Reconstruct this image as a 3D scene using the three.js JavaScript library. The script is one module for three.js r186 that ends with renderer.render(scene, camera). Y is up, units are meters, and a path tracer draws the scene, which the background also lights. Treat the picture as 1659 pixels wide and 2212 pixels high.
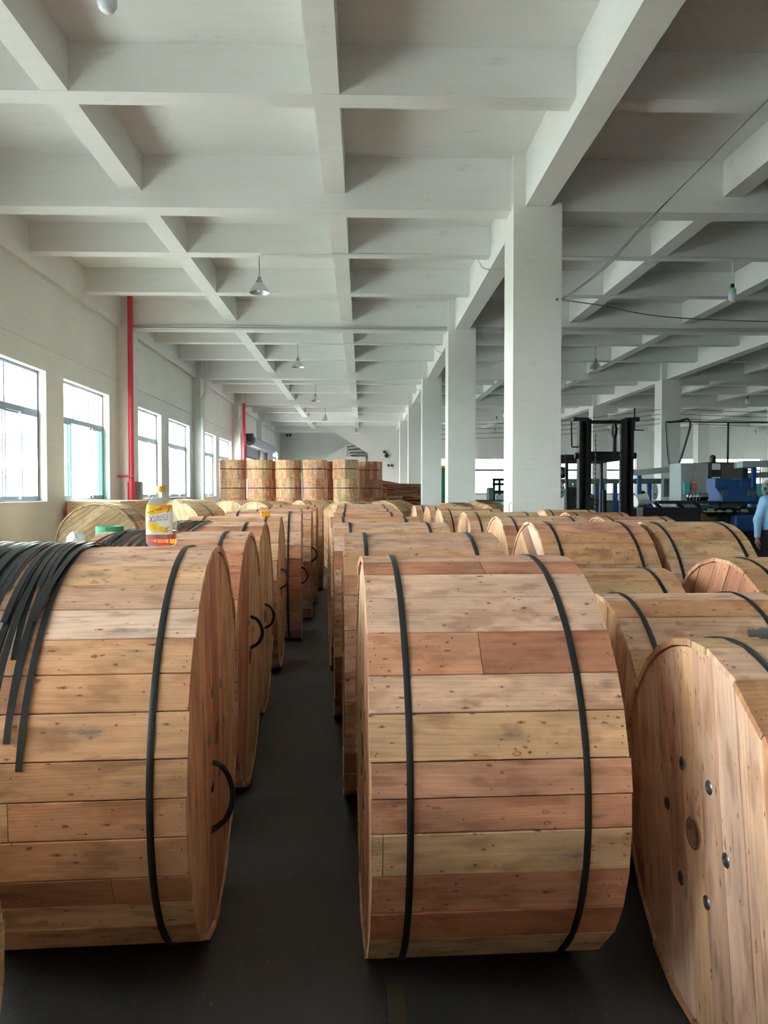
import * as THREE from 'three';
import { mergeGeometries } from 'three/addons/utils/BufferGeometryUtils.js';
import { RoundedBoxGeometry } from 'three/addons/geometries/RoundedBoxGeometry.js';
import { MarchingCubes } from 'three/addons/objects/MarchingCubes.js';

// ---------------------------------------------------------------- camera, sky, exposure
const FW = 1659, FH = 2212, F = 1690, EYE = 1.568, YAW = 1.576 * Math.PI / 180, PITCH = 1.49 * Math.PI / 180;
const scene = new THREE.Scene();
const camera = new THREE.PerspectiveCamera(2 * Math.atan(FH / 2 / F) * 180 / Math.PI, FW / FH, 0.05, 300);
camera.position.set(0, EYE, 0);
camera.rotation.order = 'YXZ';
camera.rotation.set(-PITCH, -YAW, 0);
camera.updateMatrixWorld();
scene.background = new THREE.Color(0.965, 0.985, 1.005);
scene.backgroundIntensity = 31.0;
const renderer = new THREE.WebGLRenderer({ antialias: true });
renderer.toneMapping = THREE.LinearToneMapping;
renderer.toneMappingExposure = 1.0;
renderer.shadowMap.enabled = true;

// ---------------------------------------------------------------- helpers
function mulberry(a) { return () => { a |= 0; a = a + 0x6D2B79F5 | 0; let t = Math.imul(a ^ a >>> 15, 1 | a); t = t + Math.imul(t ^ t >>> 7, 61 | t) ^ t; return ((t ^ t >>> 14) >>> 0) / 4294967296; }; }
const V = (x, y, z) => new THREE.Vector3(x, y, z);
// point on the ray through a photo pixel at a given distance along the hall
function at(px, py, depth) {
  const d = V((px - FW / 2) / F, -(py - FH / 2) / F, -1).applyEuler(camera.rotation);
  return V(d.x * depth / -d.z, EYE + d.y * depth / -d.z, -depth);
}
const taken = {};
function numbered(n) { const k = taken[n] = (taken[n] ?? -1) + 1; return k ? n + '_' + String(k).padStart(3, '0') : n; }
function mark(o, label, category, group) { o.userData.label = label; o.userData.category = category; if (group) o.userData.group = group; return o; }
function sh(o) { o.castShadow = true; o.receiveShadow = true; return o; }
function thing(name, label, category, p = [0, 0, 0], turn = 0, group) {
  const o = new THREE.Group(); o.name = numbered(name); scene.add(o);
  o.position.set(...p); o.rotation.y = turn; return mark(o, label, category, group);
}
function part(name, geo, mat, parent) { const m = sh(new THREE.Mesh(Array.isArray(geo) ? merge(geo) : geo, mat)); m.name = name; parent.add(m); return m; }
function solo(name, geo, mat, label, category, group) { const m = part(numbered(name), geo, mat, scene); return mark(m, label, category, group); }
function struct(name, geo, mat) { const m = part(name, geo, mat, scene); m.userData.kind = 'structure'; return m; }
function merge(list) { return mergeGeometries(list.map((g) => { const h = g.index ? g.toNonIndexed() : g.clone(); for (const k of Object.keys(h.attributes)) if (!['position', 'normal', 'uv'].includes(k)) h.deleteAttribute(k); if (!h.attributes.uv) h.setAttribute('uv', new THREE.BufferAttribute(new Float32Array(h.attributes.position.count * 2), 2)); return h; })); }
// box between two corners, uv in metres
function bx(x0, x1, y0, y1, z0, z1) {
  const g = new THREE.BoxGeometry(x1 - x0, y1 - y0, z1 - z0); g.translate((x0 + x1) / 2, (y0 + y1) / 2, (z0 + z1) / 2);
  return metreUV(g);
}
function metreUV(g) {
  const p = g.attributes.position, n = g.attributes.normal, uv = new Float32Array(p.count * 2);
  for (let i = 0; i < p.count; i++) {
    const ax = Math.abs(n.getX(i)), ay = Math.abs(n.getY(i)), az = Math.abs(n.getZ(i));
    const [u, v] = ax > ay && ax > az ? [p.getZ(i), p.getY(i)] : ay > az ? [p.getX(i), p.getZ(i)] : [p.getX(i), p.getY(i)];
    uv[i * 2] = u; uv[i * 2 + 1] = v;
  }
  g.setAttribute('uv', new THREE.BufferAttribute(uv, 2)); return g;
}
function rbx(w, h, d, r, x = 0, y = 0, z = 0) { const g = new RoundedBoxGeometry(w, h, d, 2, r); g.translate(x, y, z); return g; }
function cyl(r0, r1, h, x, y, z, axis = 'y', seg = 16) { const g = new THREE.CylinderGeometry(r0, r1, h, seg); if (axis === 'x') g.rotateZ(-Math.PI / 2); if (axis === 'z') g.rotateX(Math.PI / 2); g.translate(x, y, z); return g; }
function tube(pts, r, seg = 24, rs = 6, straight = false) {
  const v = pts.map((p) => p.isVector3 ? p : V(...p));
  let c;
  if (straight) { c = new THREE.CurvePath(); for (let i = 0; i + 1 < v.length; i++) c.add(new THREE.LineCurve3(v[i], v[i + 1])); } else c = new THREE.CatmullRomCurve3(v, false, 'centripetal');
  return new THREE.TubeGeometry(c, seg, r, rs, false);
}
function pipe(pts, r, seg = 14) { const v = pts.map((p) => V(...p)), out = []; for (let i = 0; i + 1 < v.length; i++) { out.push(rod(v[i], v[i + 1], r, seg)); if (i) out.push(new THREE.SphereGeometry(r, seg, 8).translate(v[i].x, v[i].y, v[i].z)); } return out; }
function rod(a, b, r, seg = 8) { const d = b.clone().sub(a), g = new THREE.CylinderGeometry(r, r, d.length(), seg); g.applyQuaternion(new THREE.Quaternion().setFromUnitVectors(V(0, 1, 0), d.clone().normalize())); const m = a.clone().add(b).multiplyScalar(0.5); g.translate(m.x, m.y, m.z); return g; }
function bar(a, b, w, h) { const d = b.clone().sub(a), g = new THREE.BoxGeometry(w, h, d.length()); const m = new THREE.Matrix4().lookAt(b, a, V(0, 1, 0)); g.applyMatrix4(m); const c = a.clone().add(b).multiplyScalar(0.5); g.translate(c.x, c.y, c.z); return g; }
function lathe(pts, seg = 24) { return new THREE.LatheGeometry(pts.map((p) => new THREE.Vector2(...p)), seg); }

// ---------------------------------------------------------------- textures
function hash(x, y, s) { let h = Math.imul(x, 374761393) + Math.imul(y, 668265263) + Math.imul(s, 982451653); h = Math.imul(h ^ h >>> 13, 1274126177); return ((h ^ h >>> 16) >>> 0) / 4294967296; }
function noise(x, y, s) {
  const ix = Math.floor(x), iy = Math.floor(y), fx = x - ix, fy = y - iy, u = fx * fx * (3 - 2 * fx), v = fy * fy * (3 - 2 * fy);
  const a = hash(ix, iy, s), b = hash(ix + 1, iy, s), c = hash(ix, iy + 1, s), d = hash(ix + 1, iy + 1, s);
  return a + (b - a) * u + (c - a) * v + (a - b - c + d) * u * v;
}
const fbm = (x, y, s, o = 4) => { let t = 0, a = 0.5; for (let i = 0; i < o; i++) { t += a * noise(x, y, s + i); x *= 2.03; y *= 2.03; a *= 0.5; } return t / (1 - Math.pow(0.5, o)); };
function dataTex(w, h, fn, srgb = true) {
  const d = new Uint8Array(w * h * 4);
  for (let y = 0; y < h; y++) for (let x = 0; x < w; x++) { const c = fn(x, y), i = (y * w + x) * 4; d[i] = c[0]; d[i + 1] = c[1]; d[i + 2] = c[2]; d[i + 3] = 255; }
  const t = new THREE.DataTexture(d, w, h); t.wrapS = t.wrapT = THREE.RepeatWrapping; t.magFilter = THREE.LinearFilter; t.minFilter = THREE.LinearMipmapLinearFilter;
  if (srgb) t.colorSpace = THREE.SRGBColorSpace; t.needsUpdate = true; return t;
}
const clampB = (v) => v < 0 ? 0 : v > 255 ? 255 : v;
// Sawn timber: a sheet of STRIPS boards, each 0.8 m x 0.15 m with its own tone, grain, knots, marks and nail heads
const STRIPS = 6;
function woodSheet(tones, seed, wear) {
  const w = 1024, rows = 150, h = rows * STRIPS, rnd = mulberry(seed);
  const boards = [];
  for (let s = 0; s < STRIPS; s++) {
    const b = { tone: ((k) => tones[s % tones.length].map((v) => v * k))(0.94 + 0.1 * rnd()), seed: seed * 31 + s * 7, knots: [], specks: [], nails: [], stains: [], ring: 30 + 60 * rnd(), slope: (rnd() - 0.5) * 0.06 };
    for (let i = Math.floor(rnd() * 4); i >= 0; i--) b.knots.push([rnd() * 0.8, 0.02 + rnd() * 0.11, 0.0028 + rnd() * rnd() * 0.0055]);
    for (let i = Math.floor((8 + rnd() * 26) * wear); i > 0; i--) b.specks.push([rnd() * 0.8, rnd() * 0.15, 0.0016 + rnd() * rnd() * 0.006, 1 + rnd() * 2.6]);
    for (const e of [0.018, 0.782]) for (let i = 0; i < 2 + (rnd() < 0.4 ? 1 : 0); i++) b.nails.push([e + (rnd() - 0.5) * 0.014, 0.02 + rnd() * 0.11, 0.0022]);
    for (let i = Math.floor(rnd() * 4.5 * wear); i > 0; i--) b.stains.push([rnd() * 0.8, rnd() * 0.15, 0.03 + rnd() * 0.07, 0.008 + rnd() * 0.02, rnd() < 0.5]);
    boards.push(b);
  }
  return dataTex(w, h, (px, py) => {
    const s = Math.floor(py / rows), b = boards[s], X = px / w * 0.8, Y = (py % rows) / rows * 0.15;
    let Yw = Y + b.slope * X + 0.01 * (noise(X * 2.5, Y * 6, b.seed) - 0.5), dark = 0, ringy = 0;
    for (const [kx, ky, r] of b.knots) {
      const dx = (X - kx) / 1.7, dy = Y - ky, d = Math.sqrt(dx * dx + dy * dy) / r + 0.7 * (noise(X * 260, Y * 320, b.seed + 21) - 0.5);
      Yw += Math.sign(dy) * r * 0.9 * Math.exp(-d * d * 0.12);
      if (d < 1.25) dark = Math.max(dark, d < 0.75 ? (r > 0.006 ? 0.18 : 0.6) - 0.2 * noise(X * 900, Y * 900, b.seed) : 0.75 * (1.25 - d) / 0.5);
      ringy = Math.max(ringy, Math.exp(-d * 0.55) * 0.55);
    }
    const g1 = noise(X * 3, Yw * 240, b.seed + 1), g2 = noise(X * 9, Yw * 620, b.seed + 2), ring = Math.sin(Yw * b.ring * 6.28 + 9 * noise(X * 1.8, Y * 14, b.seed + 3));
    const cloud = fbm(X * 5, Y * 13, b.seed + 4, 4), fine = hash(px, py, b.seed);
    let l = 1 + 0.055 * (g1 - 0.5) + 0.06 * (g2 - 0.5) + 0.05 * (noise(X * 26, Yw * 900, b.seed + 31) - 0.5) + 0.022 * ring + 0.32 * (cloud - 0.5) + 0.035 * (fine - 0.5);
    const red = 0.5 * ringy + 0.5 * Math.max(0, noise(X * 5, Yw * 30, b.seed + 5) - 0.62);
    for (const [kx, ky, r, st] of b.specks) { const dx = (X - kx) / st, dy = Y - ky, d = Math.sqrt(dx * dx + dy * dy) / r + 0.8 * (noise(X * 330, Y * 420, b.seed + 33) - 0.5); if (d < 1) dark = Math.max(dark, 0.85 * (1 - d)); }
    for (const [kx, ky, r] of b.nails) { const dx = X - kx, dy = Y - ky, d = Math.sqrt(dx * dx + dy * dy) / r; if (d < 1) dark = Math.max(dark, 0.72); }
    let [r, g, bl] = b.tone;
    const blot = Math.min(1, Math.max(0, (fbm(X * 9 + 7, Yw * 26, b.seed + 20, 4) - 0.54) / 0.2)) * 0.42, streak = Math.min(1, Math.max(0, (noise(X * 7, Yw * 110, b.seed + 23) * 0.6 + noise(X * 2.2, Y * 12, b.seed + 24) * 0.4 - 0.68) / 0.12)) * 0.2;
    r += (r * 0.72 - r) * blot; g += (g * 0.62 - g) * blot; bl += (bl * 0.56 - bl) * blot; r += (118 - r) * streak; g += (92 - g) * streak; bl += (76 - bl) * streak;
    r *= l * (1 - 0.05 * red); g *= l * (1 - 0.2 * red); bl *= l * (1 - 0.28 * red);
    for (const [kx, ky, sx, sy, grey] of b.stains) {
      const d = Math.sqrt(((X - kx) / sx) ** 2 + ((Y - ky) / sy) ** 2) + 0.9 * (fbm(X * 30, Y * 60, b.seed + 9, 3) - 0.5);
      if (d < 1) { const k = 0.45 * (1 - d) * (0.6 + 0.8 * noise(X * 60, Y * 300, b.seed + 11)); r += ((grey ? 95 : 120) - r) * k; g += ((grey ? 85 : 78) - g) * k; bl += ((grey ? 82 : 56) - bl) * k; }
    }
    r += (78 - r) * dark; g += (48 - g) * dark; bl += (32 - bl) * dark;
    return [clampB(r), clampB(g), clampB(bl)];
  });
}
const TONE = {
  pale: [[231, 188, 162], [224, 180, 151], [234, 197, 172], [220, 173, 144]],
  tan: [[216, 164, 122], [209, 156, 114], [221, 174, 133], [205, 150, 111]],
  red: [[206, 145, 113], [197, 133, 101], [213, 156, 125], [189, 126, 97]],
  yellow: [[215, 178, 136], [206, 169, 128], [220, 187, 149], [199, 159, 117]],
  brown: [[168, 116, 85], [158, 108, 79], [177, 127, 94], [149, 104, 80]],
  old: [[191, 164, 122], [180, 154, 114], [197, 172, 132], [171, 144, 106]],
};
const woodMats = {};
const bumpTex = dataTex(512, 512, (x, y) => { const v = 120 + 90 * (noise(x * 0.012, y * 0.45, 5) - 0.5) + 90 * (noise(x * 0.05, y * 1.1, 6) - 0.5) + 30 * (hash(x, y, 2) - 0.5); return [v, v, v]; }, false);
{
  let k = 11;
  for (const name of Object.keys(TONE)) {
    const map = woodSheet(TONE[name], k += 13, name === 'brown' ? 1.3 : name === 'pale' ? 0.8 : 1);
    woodMats[name] = new THREE.MeshStandardMaterial({ map, roughness: 0.78, bumpMap: bumpTex, bumpScale: 0.0005 });
    woodMats[name].name = 'sawn_timber_' + name;
  }
}
// rough whitewash on concrete: flat colour with brush mottling and scrapes, 4 m tile
const plasterTex = (base, seed, amp) => dataTex(1024, 1024, (x, y) => {
  const X = x / 1024 * 4, Y = y / 1024 * 4, wrap = (f, sx, sy, s) => { const a = X / 4, b = Y / 4; return f(X * sx, Y * sy, s) * (1 - a) * (1 - b) + f((X - 4) * sx, Y * sy, s) * a * (1 - b) + f(X * sx, (Y - 4) * sy, s) * (1 - a) * b + f((X - 4) * sx, (Y - 4) * sy, s) * a * b; };
  const m = wrap((p, q, s) => fbm(p, q, s, 4), 1.2, 1.6, seed), st = wrap(noise, 1.5, 26, seed + 8), sp = noise(X * 9, Y * 55, seed + 3) * noise(X * 2.2, Y * 3, seed + 5);
  let l = 1 + amp * (m - 0.5) + amp * 0.35 * (st - 0.5) + 0.02 * (hash(x, y, seed) - 0.5);
  if (sp > 0.62) l -= (sp - 0.62) * 0.7 * amp * 4;
  return base.map((c) => clampB(c * l));
});
const pTex = plasterTex([233, 234, 232], 3, 0.07);
pTex.repeat.set(0.25, 0.25);
const wTex = plasterTex([228, 229, 224], 19, 0.07); wTex.repeat.set(0.25, 0.25);
const fTex = dataTex(1024, 1024, (x, y) => {
  const X = x / 1024 * 4, Y = y / 1024 * 4, m = fbm(X * 1.7, Y * 1.7, 41, 5), sc = noise(X * 40, Y * 6, 42), sp = hash(x >> 1, y >> 1, 43);
  let l = 0.85 + 0.35 * (m - 0.3) + 0.08 * (sc - 0.5) + (sp > 0.998 ? 0.5 : 0) + 0.06 * (sp - 0.5);
  return [clampB(62 * l), clampB(61 * l), clampB(58 * l)];
}); fTex.repeat.set(0.25, 0.25);
const std = (c, roughness = 0.6, metalness = 0, extra = {}) => new THREE.MeshStandardMaterial({ color: c, roughness, metalness, ...extra });
const M = {
  ceiling: std(0xffffff, 0.9, 0, { map: pTex }), wall: std(0xffffff, 0.9, 0, { map: wTex }),
  floor: std(0xffffff, 0.62, 0, { map: fTex }), yard: std(0xd2d1ca, 0.95), yellowPaint: std(0x4e4531, 0.7),
  strap: std(0x14181a, 0.45), strapLoose: std(0x171b1d, 0.34), cable: std(0x14120f, 0.5), steel: std(0x8d9096, 0.35, 0.9), steelBright: std(0xc4c6c8, 0.22, 1), steelDark: std(0x3a3c40, 0.45, 0.8),
  alu: std(0x7d868f, 0.4, 0.7), pvc: std(0xdfe0dc, 0.5), conduit: std(0xc9ccce, 0.45, 0.3), redPipe: std(0xb81f35, 0.45), black: std(0x16171a, 0.55), rubber: std(0x101011, 0.8), blue: std(0x17457f, 0.5), blueDark: std(0x11243f, 0.55), grey: std(0x9aa5a2, 0.55), greyDark: std(0x4b5a58, 0.6), olive: std(0x4d4f3c, 0.7), cyan: std(0x4fb6b4, 0.5), charcoal: std(0x202226, 0.6),
  reflector: std(0xc6c8c9, 0.4, 0.7), bulb: std(0xf2f2ee, 0.25), shutter: std(0x8a8f96, 0.5, 0.4), green: std(0x1d7f4f, 0.6), greenTape: std(0x2f9a66, 0.5), bag: new THREE.MeshPhysicalMaterial({ color: 0xe9eef2, roughness: 0.4, transmission: 0.25, thickness: 0 }),
  capYellow: std(0xe3b21e, 0.45), boxYellow: std(0xf0a90c, 0.5), paper: std(0xe6e8ea, 0.8), skin: std(0x8a5a44, 0.6), skinDark: std(0x6b4535, 0.6), hair: std(0x0e0c0b, 0.7), shirt: std(0x86aed2, 0.8), shirtDark: std(0x3b3a35, 0.85), trousers: std(0x15171c, 0.85), shoe: std(0x0f0f10, 0.6),
  glass: new THREE.MeshPhysicalMaterial({ color: 0xf4fbfa, roughness: 0.02, transmission: 1, thickness: 0, ior: 1.45 }), glassTint: new THREE.MeshPhysicalMaterial({ color: 0xcdebe7, roughness: 0.02, transmission: 1, thickness: 0, ior: 1.45 }),
  pet: new THREE.MeshPhysicalMaterial({ color: 0xf6f8f8, roughness: 0.08, transparent: true, opacity: 0.2 }), tea: new THREE.MeshPhysicalMaterial({ color: 0xffffff, roughness: 0.03, transmission: 1, thickness: 0.1, ior: 1.33, attenuationColor: new THREE.Color(0.95, 0.3, 0.06), attenuationDistance: 0.045 }),
};

// ---------------------------------------------------------------- the hall (scaled so that drums stand clear of the columns)
const S = 1.32, BAY = 6.1 * S, COL0 = 8.05 * S, CW = 0.5 * S, BAYX = 6.25 * S, CX0 = 1.8 * S;
const Y_SLAB = EYE + 3.455 * S, Y_MAIN = EYE + 2.92 * S, Y_SEC = EYE + 3.08 * S;
const XW = -4.35 * S, XR = CX0 + 4 * BAYX, END = COL0 + 5 * BAY, BACK = -6.5;
const SILL = EYE - 0.133 * S, HEAD = EYE + 1.653 * S, WT = 0.26;
{
  const fl = struct('floor', bx(XW - WT, XR + WT, -0.2, 0, -END - 5, -BACK + WT), M.floor);
  part('painted_line', bx(0.075, 0.13, 0, 0.002, -2.45, 1.2), M.yellowPaint, fl);
  struct('trim_1', [bx(-70, XW - WT - 0.01, -0.3, -0.12, -110, 60), bx(XR + WT + 0.01, 90, -0.3, -0.12, -110, 60), bx(XW - WT, XR + WT, -0.3, -0.12, -110, -END - 5.3), bx(XW - WT, XR + WT, -0.3, -0.12, -BACK + WT + 0.01, 60)], M.yard).name = 'yard_ground';
  // ceiling: slab and every downstand beam
  const ce = struct('ceiling', bx(XW - WT, XR + WT, Y_SLAB, Y_SLAB + 0.2, -END - 5, -BACK + WT), M.ceiling);
  const x0 = XW, x1 = XR;
  for (let i = 0; i <= 12; i++) {
    const main = i % 3 === 0, x = CX0 - BAYX + i * BAYX / 3; // i = 0 is the wall line
    if (i === 0) { part('beam', bx(XW - 0.02, XW + 0.1, Y_MAIN, Y_SLAB, -END, -BACK), M.ceiling, ce); continue; }
    const w = (main ? 0.25 : 0.21) * S;
    part('beam', bx(x - w / 2, x + w / 2, main ? Y_MAIN + 0.004 : Y_SEC + 0.004, Y_SLAB + 0.01, -END, -BACK), M.ceiling, ce);
  }
  const dMain = COL0 + CW / 2;
  for (let j = -6; j <= 15; j++) {
    const d = dMain + j * BAY / 3, main = ((j % 3) + 3) % 3 === 0, w = (main ? 0.25 : 0.21) * S;
    if (-d > -BACK - 0.2) continue;
    part('beam', bx(x0, x1, main ? Y_MAIN : Y_SEC, Y_SLAB + 0.008, -d - w / 2, -d + w / 2), M.ceiling, ce);
  }
  // columns, each a thing of the building
  let n = 1;
  for (let i = 0; i < 4; i++) for (let k = -1; k < 5; k++) {
    const d = COL0 + k * BAY, x = CX0 + i * BAYX;
    const c = struct('column_' + n++, bx(x - CW / 2, x + CW / 2, 0, Y_SLAB, -d - CW, -d), M.wall);
    if (i === 0 && k === 0) part('wire_hook', tube([[x - CW / 2 - 0.002, 1.42, -d - 0.05], [x - CW / 2 - 0.03, 1.4, -d - 0.05], [x - CW / 2 - 0.03, 1.3, -d - 0.05], [x - CW / 2 - 0.002, 1.27, -d - 0.05]], 0.004, 12, 5), M.steelDark, c);
  }
}
// walls with real openings; list = [from, to, sill, head] along the wall
function openWall(axis, pos, thick, from, to, height, list, y0 = 0) {
  const out = [], put = (a, b, l, h) => { if (b - a > 1e-4 && h - l > 1e-4) out.push(axis === 'x' ? bx(pos, pos + thick, l, h, -b, -a) : bx(a, b, l, h, pos, pos + thick)); };
  let c = from;
  for (const [a, b, l, h] of [...list].sort((p, q) => p[0] - q[0])) { put(c, a, y0, height); put(a, b, y0, l); put(a, b, h, height); c = b; }
  put(c, to, y0, height); return out;
}
let winNo = 1;
// one sliding window: frame, transom, upper lights and four sashes. along = wall axis; place(u, y, w) -> position
function windowUnit(a, b, sill, head, place, opts = {}) {
  const o = new THREE.Group(); o.name = 'window_' + winNo++; o.userData.kind = 'structure'; scene.add(o);
  const w = b - a, ty = head - (head - sill) * 0.32, fr = 0.045;
  const bars = [], B = (u0, u1, y0, y1, t = 0.05, off = 0) => place(u0, u1, y0, y1, t, off);
  bars.push(B(a, b, head - fr, head), B(a, b, sill, sill + fr), B(a, a + fr, sill + fr, head - fr), B(b - fr, b, sill + fr, head - fr));
  part('frame', bars, M.alu, o);
  part('transom', B(a + fr, b - fr, ty - 0.05, ty + 0.05, 0.07), M.alu, o);
  const up = opts.upper ?? 2;
  for (let i = 1; i < up; i++) part('mullion', B(a + w * i / up - 0.02, a + w * i / up + 0.02, ty + 0.05, head - fr, 0.045), M.alu, o);
  for (let i = 0; i < up; i++) part('pane', B(a + w * i / up + 0.02, a + w * (i + 1) / up - 0.02, ty + 0.05, head - fr, 0.004), M.glass, o);
  const sashes = opts.sashes ?? [[0, 0.26], [0.25, 0.51], [0.49, 0.75], [0.74, 1]];
  sashes.forEach(([p, q, tint], i) => {
    const u0 = a + fr + (w - 2 * fr) * p, u1 = a + fr + (w - 2 * fr) * q, off = i % 2 ? 0.022 : -0.022, y0 = sill + fr, y1 = ty - 0.05, s = 0.032;
    const sf = part('sash', [B(u0, u1, y0, y0 + 0.05, 0.025, off), B(u0, u1, y1 - s, y1, 0.025, off), B(u0, u0 + s, y0 + 0.05, y1 - s, 0.025, off), B(u1 - s, u1, y0 + 0.05, y1 - s, 0.025, off)], M.alu, o);
    part('pane', B(u0 + s, u1 - s, y0 + 0.05, y1 - s, 0.004, off), tint ? M.glassTint : M.glass, sf);
  });
  return o;
}
{
  const wins = [], all = [];
  const depthAt = (px) => -XW * F / (783 - px);
  const w0 = [[depthAt(110) - 2.05 * S, depthAt(110)], [depthAt(147), depthAt(243)], [depthAt(353) - 2.05 * S, depthAt(353)], [depthAt(369), depthAt(413)], [depthAt(470) - 2.0 * S, depthAt(469)], [depthAt(476), depthAt(502)]];
  for (const [a, b] of w0) wins.push([a, b]);
  for (const k of [1, 2]) for (const i of [0, 1]) wins.push([w0[i][0] - k * BAY, w0[i][1] - k * BAY]);
  const door = [depthAt(529), depthAt(574)], small = [depthAt(591), depthAt(601)];
  const holes = wins.filter(([a]) => a > BACK + 0.4).map(([a, b]) => [a, b, SILL, HEAD]);
  holes.push([door[0], door[1], 0, 3.75], [small[0], small[1], 3.05, 4.2]);
  const wl = struct('wall_left', [...openWall('x', XW - WT, WT, BACK, END + 5, Y_SLAB, holes)], M.wall);
  // pilasters and the thin lintel ledge
  for (let k = -2; k < 5; k++) { const d = COL0 + k * BAY; if (d > BACK) part('pilaster', bx(XW - 0.02, XW + 0.2 * S, 0, Y_SLAB, -d - CW, -d), M.wall, wl); }
  part('ledge', bx(XW - 0.01, XW + 0.025, HEAD + 0.42, HEAD + 0.45, -END, -BACK), M.wall, wl);
  holes.filter((h) => h[2] === SILL).forEach(([a, b, s, h], i) => {
    const open = Math.abs(a - w0[1][0]) < 0.01;
    windowUnit(a, b, s, h, (u0, u1, y0, y1, t, off) => bx(XW - WT + 0.09 - t / 2 + off, XW - WT + 0.09 + t / 2 + off, y0, y1, -u1, -u0), open ? { upper: 3, sashes: [[0, 0.26, 1], [0.02, 0.27, 1], [0.73, 0.98, 1], [0.75, 1, 1]] } : { upper: i % 2 ? 3 : 2 });
    part('window_sill', bx(XW - WT + 0.14, XW + 0.03, s - 0.03, s + 0.003, -b, -a), M.wall, wl);
  });
  windowUnit(small[0], small[1], 3.05, 4.2, (u0, u1, y0, y1, t, off) => bx(XW - WT + 0.09 - t / 2 + off, XW - WT + 0.09 + t / 2 + off, y0, y1, -u1, -u0), { upper: 1, sashes: [[0, 0.51], [0.49, 1]] });
  // roller shutter rolled up over the loading door
  const rs = thing('roller_shutter', 'grey rolled-up roller shutter over the bright loading doorway', 'shutter', [XW + 0.02, 0, -(door[0] + door[1]) / 2]);
  const hw = (door[1] - door[0]) / 2;
  part('roll_housing', [cyl(0.26, 0.26, 2 * hw + 0.5, 0.3, 4.05, 0, 'z', 20)], M.shutter, rs);
  for (let i = 0; i < 5; i++) part('slat', bx(0.03, 0.07, 3.3 + i * 0.1, 3.395 + i * 0.1, -hw + 0.02, hw - 0.02), M.shutter, rs);
  part('bottom_rail', bx(0.02, 0.09, 3.22, 3.3, -hw + 0.02, hw - 0.02), M.steelDark, rs);
  for (const s of [-1, 1]) part('guide_rail', bx(0, 0.1, 0, 3.85, s * hw - 0.05, s * hw + 0.05), M.steelDark, rs);
  part('motor', [cyl(0.14, 0.14, 0.45, 0.32, 4.1, hw + 0.42, 'z', 14), bx(0.15, 0.5, 4.2, 4.35, hw + 0.3, hw + 0.6)], M.black, rs);
  part('drive_chain', tube([[0.45, 4.05, -hw - 0.3], [0.47, 3.4, -hw - 0.3], [0.5, 2.9, -hw - 0.28], [0.53, 3.4, -hw - 0.3], [0.5, 4.05, -hw - 0.3]], 0.012, 30, 5), M.steel, rs);
  // end wall: windows to the side of the column line, stair opening towards the loading door
  const pxX = (px) => at(px, 1062, END).x;
  const ew = [[pxX(940), pxX(1100)], [pxX(1208), pxX(1374)], [pxX(1465), pxX(1645)], [pxX(1730), pxX(1900)]].map(([a, b]) => [a, b, SILL, HEAD]);
  const e0 = pxX(868);
  struct('wall_end', [...openWall('z', -END - WT, WT, e0, XR, Y_SLAB, ew)], M.wall);
  ew.forEach(([a, b, s, h]) => windowUnit(a, b, s, h, (u0, u1, y0, y1, t, off) => bx(u0, u1, y0, y1, -END - WT + 0.09 - t / 2 + off, -END - WT + 0.09 + t / 2 + off), { upper: 3 }));
  // stair part of the end wall: a slanting edge above the opening
  const P = (px, py) => { const q = at(px, py, END); return [q.x, q.y]; };
  const shp = new THREE.Shape(); const edge = [[700, 921], [795, 979], [795, 1150]].map(([a, b]) => P(a, b)); edge[2][1] = 0;
  shp.moveTo(XW, Y_SLAB); shp.lineTo(XW, P(600, 921)[1]); shp.lineTo(edge[0][0], edge[0][1]); shp.lineTo(...edge[1]); shp.lineTo(...edge[2]); shp.lineTo(e0, 0); shp.lineTo(e0, Y_SLAB);
  const g = new THREE.ExtrudeGeometry(shp, { depth: WT, bevelEnabled: false }); g.translate(0, 0, -END - WT);
  struct('wall_stair', g, M.wall);
  struct('wall_stairwell', [bx(XW - WT, e0 + 1, 0, Y_SLAB, -END - 5 - WT, -END - 5), bx(e0, e0 + WT, 0, Y_SLAB, -END - 5, -END - WT)], M.wall);
  // flight rising behind the opening: solid side wall, steps, landing with railing
  const sd_ = END + 1.3, Q = (px, py, dd = sd_) => { const q = at(px, py, dd); return V(q.x, q.y, q.z); };
  const st = thing('staircase', 'concrete stair flight with steel railing rising behind the end wall opening', 'staircase', [0, 0, 0]);
  const a0 = Q(600, 1052), a1 = Q(755, 958), a2 = Q(800, 958), sw_ = new THREE.Shape();
  sw_.moveTo(a0.x, 0); sw_.lineTo(a0.x, a0.y); sw_.lineTo(a1.x, a1.y); sw_.lineTo(a2.x, a1.y); sw_.lineTo(a2.x, 0);
  part('side_wall', new THREE.ExtrudeGeometry(sw_, { depth: 0.15, bevelEnabled: false }).translate(0, 0, -sd_ - 0.15), M.wall, st);
  for (let i = 0; i < 16; i++) { const x0 = a0.x + (a1.x - a0.x) * i / 16, x1 = a0.x + (a1.x - a0.x) * (i + 1) / 16, y = a0.y + (a1.y - a0.y) * i / 16; part('step', bx(x0, x1, y - 0.4, y - 0.03, -sd_ - 1.5, -sd_ - 0.15), M.wall, st); }
  part('landing', bx(a1.x, a2.x, a1.y - 0.3, a1.y - 0.02, -sd_ - 3, -sd_ - 0.15), M.wall, st);
  const b0 = Q(745, 986, END + 0.5), b1 = Q(790, 1001, END + 0.5); part('landing_front', bx(b0.x, b1.x, 0, b0.y, -END - 0.9, -END - 0.5), M.wall, st);
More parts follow.
